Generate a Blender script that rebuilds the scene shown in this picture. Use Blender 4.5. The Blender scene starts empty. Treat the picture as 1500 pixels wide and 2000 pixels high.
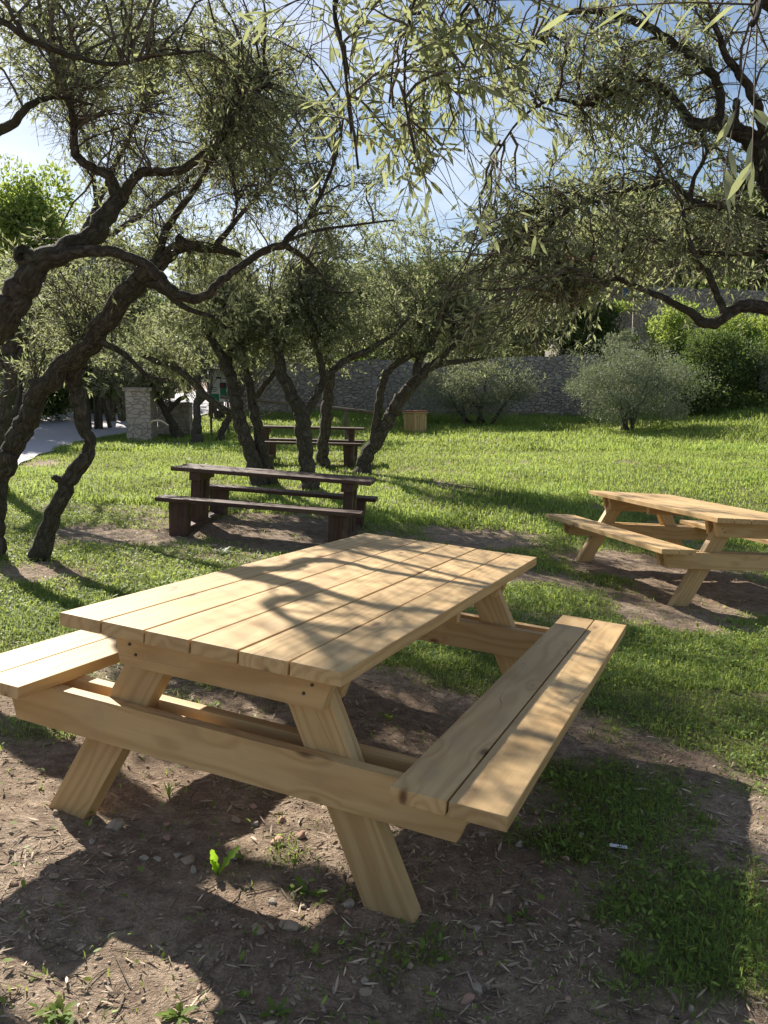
import bpy, bmesh, math, random
import numpy as np
from mathutils import Matrix, Vector

# ------------------------------------------------------------------ camera, sky, sun
SC = bpy.context.scene
COL = SC.collection
PITCH = -0.12433
FPX = 1640.8
CAM = np.array([0.0, 0.0, 1.458])
cd = bpy.data.cameras.new('camera'); cam = bpy.data.objects.new('camera', cd); COL.objects.link(cam)
cam.location = CAM; cam.rotation_euler = (math.pi/2+PITCH, 0, 0)
cd.sensor_fit = 'VERTICAL'; cd.sensor_height = 24; cd.lens = 24*FPX/2000; cd.clip_start = 0.05; cd.clip_end = 2000
SC.camera = cam
SUN = np.array([-0.738, 1.318, 1.06]); SUN = SUN/np.linalg.norm(SUN)
SUN_EL = math.asin(SUN[2]); SUN_AZ = math.atan2(SUN[0], SUN[1])
w = bpy.data.worlds.new('World'); SC.world = w; w.use_nodes = True
nt = w.node_tree; nt.nodes.clear()
o_ = nt.nodes.new('ShaderNodeOutputWorld'); bgn = nt.nodes.new('ShaderNodeBackground'); sky = nt.nodes.new('ShaderNodeTexSky')
sky.sky_type = 'NISHITA'; sky.sun_disc = False; sky.sun_elevation = SUN_EL; sky.sun_rotation = SUN_AZ
sky.air_density = 1.1; sky.dust_density = 0.6; sky.ozone_density = 2.0
tc = nt.nodes.new('ShaderNodeTexCoord'); mp = nt.nodes.new('ShaderNodeMapping'); mp.inputs['Scale'].default_value = (1.5, 1.5, 7)
cn = nt.nodes.new('ShaderNodeTexNoise'); cn.inputs['Scale'].default_value = 2.2; cn.inputs['Detail'].default_value = 6
cr = nt.nodes.new('ShaderNodeValToRGB'); cr.color_ramp.elements[0].position = .44; cr.color_ramp.elements[1].position = .68
cr.color_ramp.elements[1].color = (.42, .42, .42, 1)
mx = nt.nodes.new('ShaderNodeMixRGB'); mx.inputs[2].default_value = (11, 11.6, 12.6, 1)
L = nt.links.new
L(tc.outputs['Generated'], mp.inputs[0]); L(mp.outputs[0], cn.inputs[0]); L(cn.outputs[0], cr.inputs[0]); L(cr.outputs[0], mx.inputs[0])
L(sky.outputs[0], mx.inputs[1]); L(mx.outputs[0], bgn.inputs[0]); bgn.inputs[1].default_value = 0.05; L(bgn.outputs[0], o_.inputs[0])
sd = bpy.data.lights.new('sun', 'SUN'); sd.energy = 5.0; sd.angle = math.radians(.55); sd.color = (1, .93, .82)
so = bpy.data.objects.new('sun', sd); COL.objects.link(so)
so.rotation_euler = Vector(SUN).to_track_quat('Z', 'Y').to_euler(); so.location = (-10, 20, 20)
SC.view_settings.view_transform = 'Standard'; SC.view_settings.look = 'None'; SC.view_settings.gamma = 1
SC.view_settings.exposure = 1.13
SC.render.engine = 'CYCLES'
SC.cycles.max_bounces = 7; SC.cycles.transparent_max_bounces = 4; SC.cycles.transmission_bounces = 4; SC.cycles.diffuse_bounces = 4; SC.cycles.glossy_bounces = 2

rng = np.random.default_rng(7); random.seed(7)

# ------------------------------------------------------------------ helpers
def W(px, py, D):
    """world point on the sight line of photo pixel (px,py) at forward distance D"""
    u = (px-750)/FPX; v = (1000-py)/FPX
    c, s = math.cos(PITCH), math.sin(PITCH)
    d = np.array([u, c-s*v, s+c*v]); d = d/d[1]
    return CAM+d*D
def hsh(ix, iy, seed):
    h = (ix.astype(np.int64)*374761393+iy.astype(np.int64)*668265263+seed*974634777) & 0xffffffff
    h = ((h ^ (h >> 13))*1274126177) & 0xffffffff
    return ((h ^ (h >> 16)) & 0xffff)/65535.0
def vn(x, y, seed=0):
    x = np.asarray(x, float); y = np.asarray(y, float)
    ix = np.floor(x); iy = np.floor(y); fx = x-ix; fy = y-iy; fx = fx*fx*(3-2*fx); fy = fy*fy*(3-2*fy)
    a = hsh(ix, iy, seed); b = hsh(ix+1, iy, seed); c = hsh(ix, iy+1, seed); d = hsh(ix+1, iy+1, seed)
    return (a*(1-fx)+b*fx)*(1-fy)+(c*(1-fx)+d*fx)*fy
def fbm(x, y, seed=0, o=4):
    s = 0; a = .5; t = 0
    for i in range(o):
        s = s+a*vn(x*2**i+i*7.3, y*2**i-i*3.1, seed+i); t += a; a *= .55
    return s/t
PROF_D = [-20, 0, 8.5, 10.5, 12.5, 16, 22, 28, 31, 33, 45, 80, 200]
PROF_Z = [0, 0, 0, .1, .25, .39, .52, .76, 1.02, 1.26, 2.2, 4.5, 6]
def hz0(x, y):
    x = np.asarray(x, float); y = np.asarray(y, float)
    f = np.clip((15-y)/6.5, 0, 1); f = f*f*(3-2*f)
    f = np.where(y < 8.5, 1, f)
    xs = np.clip(x, -9, 7)
    z = np.interp(y, PROF_D, PROF_Z)-.0773*xs*f
    z = z+np.clip((x-7)/7, 0, 1)*np.clip((y-20)/10, 0, 1)*1.0
    return z
def hz(x, y):
    x = np.asarray(x, float); y = np.asarray(y, float)
    z = hz0(x, y)+(fbm(x*.9, y*.9, 3)-.5)*.05
    near = np.clip((14-y)/6, 0, 1)
    z = z+near*((fbm(x*5, y*5, 9)-.5)*.035+(fbm(x*17, y*17, 12, 3)-.5)*.012)
    return z
def GP(px, py):
    """ground point under a photo pixel"""
    D = 1.0
    while D < 120:
        p = W(px, py, D)
        if p[2] < float(hz0(p[0], p[1])): return p
        D *= 1.01
    return p
def link(o, parent=None):
    COL.objects.link(o)
    if parent is not None: o.parent = parent
    return o
def empty(name, loc, rot=None):
    o = bpy.data.objects.new(name, None); COL.objects.link(o); o.empty_display_size = .2
    if rot is not None:
        m = Matrix([list(r) for r in rot]).to_4x4(); m.translation = Vector(loc); o.matrix_world = m
    else: o.location = loc
    return o
def tag(o, label=None, cat=None, group=None, kind=None):
    if label: o['label'] = label
    if cat: o['category'] = cat
    if group: o['group'] = group
    if kind: o['kind'] = kind
    return o
def npmesh(name, V, F, mat, parent=None, attrs=None, smooth=False):
    """V (n,3); F list of arrays (k, 3|4)"""
    me = bpy.data.meshes.new(name)
    V = np.asarray(V, np.float32); F = [np.asarray(f, np.int32) for f in F if len(f)]
    me.vertices.add(len(V)); me.vertices.foreach_set('co', V.ravel())
    li = np.concatenate([f.ravel() for f in F]); me.loops.add(len(li)); me.loops.foreach_set('vertex_index', li)
    tot = np.concatenate([np.full(len(f), f.shape[1]) for f in F]).astype(np.int32)
    st = np.concatenate([[0], np.cumsum(tot)[:-1]]).astype(np.int32)
    me.polygons.add(len(tot)); me.polygons.foreach_set('loop_start', st); me.polygons.foreach_set('loop_total', tot)
    me.update(calc_edges=True); me.validate()
    if attrs:
        for k, a in attrs.items():
            a = np.asarray(a, np.float32)
            if a.ndim == 1:
                t = me.attributes.new(k, 'FLOAT', 'POINT'); t.data.foreach_set('value', a)
            else:
                t = me.attributes.new(k, 'FLOAT_VECTOR', 'POINT'); t.data.foreach_set('vector', a.ravel())
    if smooth: me.polygons.foreach_set('use_smooth', np.ones(len(tot), bool))
    me.materials.append(mat)
    return link(bpy.data.objects.new(name, me), parent)

# ------------------------------------------------------------------ materials
class NT:
    def __init__(s, name):
        s.m = bpy.data.materials.new(name); s.m.use_nodes = True; s.t = s.m.node_tree
        s.b = s.t.nodes['Principled BSDF']; s.out = s.t.nodes['Material Output']
    def n(s, ty, **kw):
        x = s.t.nodes.new(ty)
        for k, v in kw.items():
            if k in x.inputs: x.inputs[k].default_value = v
            else: setattr(x, k, v)
        return x
    def l(s, a, b): s.t.links.new(a, b)
    def attr(s, name): return s.n('ShaderNodeAttribute', attribute_name=name)
    def obj(s): return s.n('ShaderNodeTexCoord').outputs['Object']
    def map(s, vec, sc):
        m = s.n('ShaderNodeMapping'); m.inputs['Scale'].default_value = sc; s.l(vec, m.inputs[0]); return m.outputs[0]
    def noise(s, vec, scale, det=4, rough=.5, dist=0):
        x = s.n('ShaderNodeTexNoise'); x.inputs['Scale'].default_value = scale; x.inputs['Detail'].default_value = det
        x.inputs['Roughness'].default_value = rough; x.inputs['Distortion'].default_value = dist; s.l(vec, x.inputs['Vector']); return x.outputs[0]
    def ramp(s, fac, stops, interp='LINEAR'):
        r = s.n('ShaderNodeValToRGB'); e = r.color_ramp.elements; r.color_ramp.interpolation = interp
        while len(e) < len(stops): e.new(.5)
        for i, (p, c) in enumerate(stops):
            e[i].position = p; e[i].color = (c[0], c[1], c[2], 1) if not isinstance(c, (int, float)) else (c, c, c, 1)
        s.l(fac, r.inputs[0]); return r.outputs[0]
    def mix(s, fac, a, b, mode='MIX'):
        x = s.n('ShaderNodeMixRGB', blend_type=mode)
        for i, v in enumerate((fac, a, b)):
            if hasattr(v, 'default_value') or hasattr(v, 'is_output'): s.l(v, x.inputs[i])
            elif i == 0: x.inputs[0].default_value = v
            else: x.inputs[i].default_value = (*v, 1)
        return x.outputs[0]
    def math(s, op, a, b=0):
        x = s.n('ShaderNodeMath', operation=op)
        for i, v in enumerate((a, b)):
            if isinstance(v, (int, float)): x.inputs[i].default_value = v
            else: s.l(v, x.inputs[i])
        return x.outputs[0]
    def bump(s, h, st, dist=.01):
        b = s.n('ShaderNodeBump'); b.inputs['Strength'].default_value = st; b.inputs['Distance'].default_value = dist
        s.l(h, b.inputs['Height']); s.l(b.outputs[0], s.b.inputs['Normal']); return b
    def fin(s, col=None, rough=.8, spec=.3):
        if col is not None:
            if isinstance(col, tuple): s.b.inputs['Base Color'].default_value = (*col, 1)
            else: s.l(col, s.b.inputs['Base Color'])
        if isinstance(rough, (int, float)): s.b.inputs['Roughness'].default_value = rough
        else: s.l(rough, s.b.inputs['Roughness'])
        s.b.inputs['Specular IOR Level'].default_value = spec
        return s.m

def mat_wood(name, c0, c1, c2, knot, ring=60, rough=.6, weather=None, bumpst=.25):
    """solid wood: attribute g = board-frame coordinates (x along the grain) with a random offset per board"""
    M = NT(name); g = M.attr('g').outputs['Vector']
    wob = M.noise(M.map(g, (1.2, 7, 7)), 1.0, 3)
    sep = M.n('ShaderNodeSeparateXYZ'); M.l(g, sep.inputs[0])
    # knots: voronoi in coordinates squeezed along the grain
    vo = M.n('ShaderNodeTexVoronoi', feature='F1'); vo.inputs['Scale'].default_value = 1; vo.inputs['Randomness'].default_value = 1
    M.l(M.map(g, (3.1, 7.5, 3.6)), vo.inputs['Vector']); kd = vo.outputs['Distance']
    kn = M.ramp(kd, [(0.0, 1), (.06, .85), (.13, 0.0)])
    kaura = M.ramp(kd, [(0.0, 1), (.32, 0.0)])
    y2 = M.math('POWER', M.math('ADD', sep.outputs[1], .02), 2); z2 = M.math('POWER', M.math('ADD', sep.outputs[2], .05), 2)
    r = M.math('SQRT', M.math('ADD', y2, z2))
    ph = M.math('ADD', M.math('MULTIPLY', r, ring), M.math('ADD', M.math('MULTIPLY', wob, 9), M.math('MULTIPLY', kaura, 2.6)))
    rings = M.math('MULTIPLY', M.math('ADD', M.math('SINE', M.math('MULTIPLY', ph, 3.14)), 1), .5)
    rings = M.math('POWER', rings, 1.6)
    fib = M.noise(M.map(g, (4, 260, 260)), 1.0, 4, .6)
    f2 = M.noise(M.map(g, (.9, 16, 16)), 1.0, 3)
    base = M.mix(f2, c0, c1)
    base = M.mix(M.math('MULTIPLY', rings, .45), base, c2)
    base = M.mix(M.math('MULTIPLY', fib, .42), base, c2)
    base = M.mix(M.math('MULTIPLY', kaura, .35), base, c2)
    base = M.mix(kn, base, knot)
    bl = M.noise(g, 3.0, 3); base = M.mix(.35, base, M.ramp(bl, [(.3, (.78, .78, .78)), (.7, (1.15, 1.12, 1.08))]), 'MULTIPLY')
    pb = M.noise(M.map(g, (.22, .22, .22)), 3.0, 1); base = M.mix(.8, base, M.ramp(pb, [(.35, (.80, .77, .73)), (.65, (1.12, 1.11, 1.08))]), 'MULTIPLY')
    dirt = M.noise(M.obj(), 5, 5, .65); base = M.mix(M.ramp(dirt, [(.52, 0), (.75, .35)]), base, (.33, .25, .17))
    if weather: base = M.mix(M.ramp(M.noise(M.map(g, (1.2, 14, 14)), 1, 4), [(.4, 0), (.65, .7)]), base, weather)
    # drying checks: thin contour lines of a stretched noise
    ck = M.noise(M.map(g, (.55, 11, 11)), 1.0, 1)
    ckl = M.ramp(M.math('ABSOLUTE', M.math('SUBTRACT', ck, .56)), [(0, 1), (.0035, 0)])
    ckm = M.ramp(M.noise(M.map(g, (1.3, 2, 2)), 1.0, 1), [(.52, 0), (.6, 1)])
    ckf = M.math('MULTIPLY', ckl, ckm); base = M.mix(M.math('MULTIPLY', ckf, .75), base, knot)
    h = M.math('SUBTRACT', M.math('ADD', M.math('MULTIPLY', fib, .5), M.math('MULTIPLY', rings, .35)), M.math('MULTIPLY', ckf, 2.5))
    M.bump(h, bumpst, .0015)
    return M.fin(base, rough, .3)
WOOD = mat_wood('pale_timber', (.70, .51, .27), (.60, .415, .20), (.38, .22, .085), (.11, .05, .02))
DARKW = mat_wood('dark_stained_timber', (.11, .052, .035), (.07, .034, .024), (.03, .016, .012), (.012, .007, .005), rough=.55, weather=(.12, .075, .058), bumpst=.5)
GREYW = mat_wood('weathered_timber', (.20, .165, .12), (.15, .12, .09), (.09, .07, .05), (.04, .03, .02), rough=.8, bumpst=.6)
BINW = mat_wood('yellow_timber', (.62, .45, .22), (.52, .36, .16), (.36, .22, .09), (.12, .07, .03), rough=.7)

def mat_bark():
    M = NT('olive_bark'); b = M.attr('bk').outputs['Vector']
    n1 = M.noise(M.map(b, (30, 30, 15)), 1, 8, .72, 1.2); n2 = M.noise(M.map(b, (60, 60, 20)), 1, 4)
    n3 = M.noise(b, 1.6, 3)
    c = M.ramp(n1, [(.34, (.03, .024, .018)), (.5, (.11, .09, .068)), (.66, (.28, .24, .19))])
    c = M.mix(M.ramp(n3, [(.45, 0), (.7, .55)]), c, (.10, .105, .06))
    c = M.mix(M.math('MULTIPLY', n2, .4), c, (.05, .04, .03))
    M.bump(M.math('ADD', n1, M.math('MULTIPLY', n2, .35)), 1.0, .06)
    return M.fin(c, .9, .2)
BARK = mat_bark()
def mat_twig():
    M = NT('olive_twig'); n = M.noise(M.obj(), 6, 3)
    return M.fin(M.ramp(n, [(.3, (.055, .042, .032)), (.7, (.16, .13, .10))]), .8, .2)
TWIG = mat_twig()
def mat_leaf(name, top_a, top_b, under, trans, tf=.4, rough=.62):
    M = NT(name); r = M.attr('rnd').outputs['Fac']
    geo = M.n('ShaderNodeNewGeometry')
    top = M.ramp(r, [(0, top_a), (.8, top_b), (1, tuple(min(1, x*1.6) for x in top_b))])
    c = M.mix(geo.outputs['Backfacing'], top, under)
    M.fin(c, rough, .2)
    tr = M.n('ShaderNodeBsdfTranslucent'); M.l(M.ramp(r, [(0, tuple(x*.7 for x in trans)), (1, trans)]), tr.inputs[0])
    ms = M.n('ShaderNodeMixShader'); ms.inputs[0].default_value = tf
    M.l(M.b.outputs[0], ms.inputs[1]); M.l(tr.outputs[0], ms.inputs[2]); M.l(ms.outputs[0], M.out.inputs[0])
    return M.m
OLEAF = mat_leaf('olive_leaf', (.108, .132, .062), (.17, .20, .105), (.32, .345, .25), (.42, .46, .20), .47)
OLEAF2 = mat_leaf('olive_leaf_far', (.11, .13, .068), (.175, .20, .115), (.30, .32, .235), (.38, .41, .19), .44)
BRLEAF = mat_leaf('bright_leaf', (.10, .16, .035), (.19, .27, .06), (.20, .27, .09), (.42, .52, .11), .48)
DKLEAF = mat_leaf('dark_leaf', (.035, .06, .018), (.08, .12, .035), (.09, .12, .05), (.17, .25, .05), .35)
SILV = mat_leaf('silver_leaf', (.16, .18, .11), (.27, .29, .18), (.28, .31, .22), (.24, .28, .13), .3)
GRASS = mat_leaf('grass_blade', (.07, .13, .025), (.19, .285, .06), (.18, .26, .07), (.50, .60, .13), .42, .55)
LITTER = mat_leaf('dry_leaf', (.22, .16, .11), (.50, .40, .29), (.36, .30, .22), (.30, .20, .10), .12, .7)
SEED = mat_leaf('seedling_leaf', (.10, .22, .02), (.16, .30, .03), (.16, .30, .04), (.55, .85, .06), .6, .4)

def mat_ground():
    M = NT('soil_and_turf'); o = M.obj(); m = M.attr('turf').outputs['Fac']
    n1 = M.noise(o, 1.4, 5); n2 = M.noise(o, 14, 6, .65); n3 = M.noise(o, 90, 4, .7)
    soil = M.ramp(n1, [(.3, (.41, .29, .20)), (.5, (.56, .43, .31)), (.72, (.66, .53, .40))])
    soil = M.mix(M.ramp(n2, [(.38, .75), (.62, 0)]), soil, (.19, .13, .092)); 
    soil = M.mix(M.ramp(n3, [(.35, .5), (.6, 0)]), soil, (.12, .078, .055))
    vo = M.n('ShaderNodeTexVoronoi', feature='F1'); vo.inputs['Scale'].default_value = 38; M.l(o, vo.inputs['Vector'])
    peb = M.ramp(vo.outputs['Distance'], [(.12, 1), (.28, 0)]); pm = M.ramp(vo.outputs['Color'], [(.62, 0), (.66, 1)])
    pf = M.math('MULTIPLY', peb, pm); soil = M.mix(M.math('MULTIPLY', pf, .6), soil, (.42, .33, .27))
    turf = M.ramp(n2, [(.3, (.06, .07, .025)), (.7, (.15, .18, .05))])
    turf = M.mix(M.ramp(n1, [(.42, 0), (.62, .7)]), turf, (.24, .215, .11))
    c = M.mix(M.ramp(m, [(.35, 0), (.75, .9)]), soil, turf)
    n4 = M.noise(o, 260, 3, .7)
    c = M.mix(M.ramp(n4, [(.35, .45), (.6, 0)]), c, (.12, .085, .06))
    h = M.math('ADD', M.math('ADD', M.math('MULTIPLY', n4, .18), M.math('MULTIPLY', n2, 1.0)), M.math('ADD', M.math('MULTIPLY', n3, .6), M.math('MULTIPLY', pf, .5)))
    M.bump(h, 1.0, .03)
    return M.fin(c, .95, .15)
GROUND = mat_ground()
def mat_stone(name, ca, cb, cm, sc=(3.2, 3.2, 6.5), st=1.0):
    M = NT(name); o = M.attr('st').outputs['Vector']
    wob = M.noise(o, 2.5, 3); wv = M.n('ShaderNodeVectorMath', operation='ADD'); M.l(o, wv.inputs[0])
    sw = M.n('ShaderNodeVectorMath', operation='SCALE'); sw.inputs['Scale'].default_value = .12
    nn = M.n('ShaderNodeTexNoise'); nn.inputs['Scale'].default_value = 3; M.l(o, nn.inputs[0]); M.l(nn.outputs['Color'], sw.inputs[0]); M.l(sw.outputs[0], wv.inputs[1])
    v1 = M.n('ShaderNodeTexVoronoi', feature='DISTANCE_TO_EDGE'); v1.inputs['Scale'].default_value = 1; M.l(M.map(wv.outputs[0], sc), v1.inputs['Vector'])
    v2 = M.n('ShaderNodeTexVoronoi', feature='F1'); v2.inputs['Scale'].default_value = 1; M.l(M.map(wv.outputs[0], sc), v2.inputs['Vector'])
    fine = M.noise(o, 18, 5, .65)
    stone = M.mix(M.ramp(v2.outputs['Color'], [(.2, 0), (.8, 1)]), ca, cb)
    stone = M.mix(M.math('MULTIPLY', fine, .5), stone, tuple(x*.55 for x in ca))
    e = M.ramp(v1.outputs['Distance'], [(.01, 0), (.07, 1)])
    c = M.mix(e, cm, stone)
    M.bump(M.math('ADD', e, M.math('MULTIPLY', fine, .5)), st, .05)
    return M.fin(c, .95, .15)
STONE = mat_stone('dry_stone', (.28, .245, .205), (.47, .41, .34), (.17, .15, .13), (3.8, 3.8, 7.5), .8)
STONE_B = mat_stone('cut_stone', (.46, .385, .31), (.58, .50, .41), (.34, .285, .23), (4.5, 4.5, 8), .7)
STONE_S = mat_stone('house_stone', (.30, .27, .23), (.42, .38, .32), (.15, .13, .11), (3, 3, 6), .7)
def flat(name, c, rough=.6, nz=0.15, sc=8):
    M = NT(name); n = M.noise(M.obj(), sc, 4)
    return M.fin(M.mix(n, tuple(x*(1-nz) for x in c), tuple(min(1, x*(1+nz)) for x in c)), rough, .3)
ASPH = flat('pale_asphalt', (.40, .375, .39), .85, .2, 5)
TERRA = flat('roof_tile', (.30, .12, .085), .8, .35, 12)
PEB = flat('pebble', (.34, .26, .19), .9, .45, 25)
PEBP = flat('pink_pebble', (.44, .27, .20), .9, .35, 30)
PEBG = flat('grey_pebble', (.36, .30, .235), .9, .35, 30)
WHITE = flat('white_panel', (.74, .76, .78), .5, .05)
GREEN = flat('green_print', (.02, .22, .13), .5, .15)
DPRINT = flat('dark_print', (.03, .025, .06), .5, .4, 40)
REDP = flat('red_print', (.35, .02, .04), .5, .2)
GLASS = flat('blue_glass', (.10, .18, .35), .15, .2)
CREAM = flat('cream_plate', (.55, .50, .36), .6, .1)
CUT = flat('sawn_wood_end', (.62, .50, .33), .7, .12, 20)
FOIL = flat('white_wrapper', (.75, .76, .8), .35, .05)
INK = flat('dark_stripe', (.03, .03, .07), .5, .1)

# ------------------------------------------------------------------ ground
def blob(px, py, r, wgt): 
    p = GP(px, py); return (p[0], p[1], r, wgt)
BL = [  # (pixel, pixel, radius m, weight): + turf, - bare soil
 blob(870, 1300, .34, .55), blob(820, 1270, .25, .4), blob(1330, 1300, .5, .6), blob(1400, 1420, .45, .55), blob(1250, 1230, .25, .3), blob(1480, 1250, .4, .45),
 blob(1450, 1800, .20, .55), blob(1420, 1900, .15, .4), blob(1120, 1520, .25, .40), blob(1080, 1650, .17, .33), blob(1250, 1680, .24, .42), blob(1260, 1550, .2, .35), blob(1180, 1770, .1, .2), blob(1310, 1860, .16, .33), blob(1180, 1930, .06, .25),
 blob(300, 1130, .5, .5), blob(60, 1180, .6, .55), blob(150, 1300, .3, .35), blob(50, 1250, .4, .4), blob(60, 1440, .2, .35), blob(330, 1560, .10, .3), blob(1140, 1180, .30, .5), blob(1050, 1150, .2, .35), blob(1200, 1130, .2, .3),
 blob(240, 1052, .42, -.85), blob(170, 1040, .3, -.6), blob(560, 1035, 1.0, -.75), blob(420, 1070, .5, .1), blob(750, 1060, .4, -.4), blob(940, 1055, .55, -.6), blob(1120, 1140, .25, -.3),
 blob(1010, 1125, .35, -.5), blob(1300, 1120, .8, -.8), blob(1180, 1110, .35, -.6), blob(1450, 1160, .6, -.7), blob(1260, 1190, .4, -.6), blob(1400, 1220, .35, -.45),
 blob(1440, 1590, .13, -.5), blob(1340, 1480, .1, -.4), blob(760, 1380, .35, -.35), blob(1460, 1620, .12, -.4), blob(70, 905, .7, -.35), blob(330, 870, 1.1, -.5), blob(110, 1120, .35, -.45)]
def turf(x, y):
    x = np.asarray(x, float); y = np.asarray(y, float)
    base = np.interp(y, [0, 3.2, 4.6, 6.2, 7.5, 9], [.20, .24, .38, .56, .70, .80])+np.clip(x-.6, 0, 1)*.22*(y < 5)
    base = base-np.clip(-.3-x, 0, .5)*.35*(y < 3.3)
    for bx, by, r, wt in BL:
        d2 = ((x-bx)**2+(y-by)**2)/(r*r); base = base+wt*np.exp(-d2*.8)
    return np.clip(base+(fbm(x*1.1, y*1.1, 27)-.5)*.5+(fbm(x*2.3, y*2.3, 21)-.5)*.85+(fbm(x*9, y*9, 31, 3)-.5)*.55, 0, 1)
def road_mask(x, y):
    # the road's right-hand edge
    xe = np.interp(y, [8, 14, 17, 22, 28, 34], [-5.8, -6.3, -7.1, -8.0, -7.5, -6.4])
    return xe-x
def grow(a, b, s0, k):
    v = [a]; s = s0
    while v[-1] < b: v.append(v[-1]+s); s *= k
    return v
ys = np.array(list(np.arange(-6, 1.0, .25))+list(np.arange(1.0, 6, .035))+grow(6, 260, .045, 1.022))
xp = np.array(list(np.arange(0, 3.2, .04))+grow(3.2, 180, .06, 1.05)); xs = np.concatenate([-xp[:0:-1], xp])
X, Y = np.meshgrid(xs, ys); Z = hz(X, Y)
nx, ny = len(xs), len(ys)
idx = np.arange(nx*ny).reshape(ny, nx)
Fq = np.stack([idx[:-1, :-1], idx[:-1, 1:], idx[1:, 1:], idx[1:, :-1]], -1).reshape(-1, 4)
tm = turf(X, Y); tm = np.where(road_mask(X, Y) > -.1, .3, tm)
g = npmesh('ground', np.stack([X, Y, Z], -1).reshape(-1, 3), [Fq], GROUND, attrs={'turf': tm.ravel()}, smooth=True)
tag(g, kind='structure')
# road
yy = np.linspace(9, 60, 160); xe = np.interp(yy, [8, 14, 17, 22, 28, 34, 60], [-5.8, -6.3, -7.1, -8.0, -7.5, -6.4, -4])+np.sin(yy*3.1)*.05
V = []; 
for k, t in enumerate(np.linspace(0, 1, 24)):
    wd = np.interp(yy, [9, 20, 30, 60], [9, 7, 5.5, 5]); xx = xe-t*wd; V.append(np.stack([xx, yy, hz(xx, yy)*0+hz0(xx, yy)+.045], -1))
V = np.stack(V); n0, n1 = V.shape[:2]; ii = np.arange(n0*n1).reshape(n0, n1)
Fr = np.stack([ii[:-1, :-1], ii[:-1, 1:], ii[1:, 1:], ii[1:, :-1]], -1).reshape(-1, 4)
tag(npmesh('road', V.reshape(-1, 3), [Fr], ASPH, smooth=True), kind='structure')

# ------------------------------------------------------------------ boards and tables
def board_geo(L_, W_, T_, bev=.0035, offs=None, skew=None):
    """chamfered board, x along grain, centred; skew(v) maps board coords to part coords"""
    bm = bmesh.new(); bmesh.ops.create_cube(bm, size=1)
    for v in bm.verts: v.co = (v.co.x*L_, v.co.y*W_, v.co.z*T_)
    if bev: bmesh.ops.bevel(bm, geom=list(bm.edges), offset=bev, segments=2, affect='EDGES', profile=.6)
    V = np.array([v.co[:] for v in bm.verts]); F = [[v.index for v in f.verts] for f in bm.faces]; bm.free()
    offs = rng.uniform(-3, 3, 3)*np.array([3, .02, .02])+np.array([0, 0, 0]) if offs is None else offs
    return V, F, V+offs
class MB:
    def __init__(s): s.V = []; s.F = []; s.G = []; s.n = 0
    def add(s, V, F, G=None):
        V = np.asarray(V, float); s.V.append(V); s.G.append(V if G is None else G); s.F += [[i+s.n for i in f] for f in F]; s.n += len(V)
    def board(s, c, L_, W_, T_, ax='y', bev=.0035, fn=None, jit=0):
        V, F, G = board_geo(L_, W_, T_, bev)
        if ax == 'x': P = V.copy()
        elif ax == 'y': P = np.stack([-V[:, 1], V[:, 0], V[:, 2]], -1)
        elif ax == 'z': P = np.stack([V[:, 1], V[:, 2], V[:, 0]], -1)       # long up, W along x, T along y
        elif ax == 'xz': P = np.stack([V[:, 0], -V[:, 2], V[:, 1]], -1)     # long along x, W up, T along y
        elif ax == 'yz': P = np.stack([V[:, 2], V[:, 0], V[:, 1]], -1)      # long along y, W up, T along x
        elif ax == 'zy': P = np.stack([V[:, 2], V[:, 1], V[:, 0]], -1)      # long up, W along y, T along x
        P = P+np.array(c)
        if jit: P = P+np.array([0, 0, 1])*rng.uniform(-jit, jit)
        if fn is not None: P = fn(P)
        s.add(P, F, G); return s
    def build(s, name, mat, parent=None, attr='g'):
        me = bpy.data.meshes.new(name); V = np.concatenate(s.V); me.from_pydata(V.tolist(), [], s.F)
        a = me.attributes.new(attr, 'FLOAT_VECTOR', 'POINT'); a.data.foreach_set('vector', np.concatenate(s.G).astype(np.float32).ravel())
        me.materials.append(mat); me.update(); return link(bpy.data.objects.new(name, me), parent)

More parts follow.
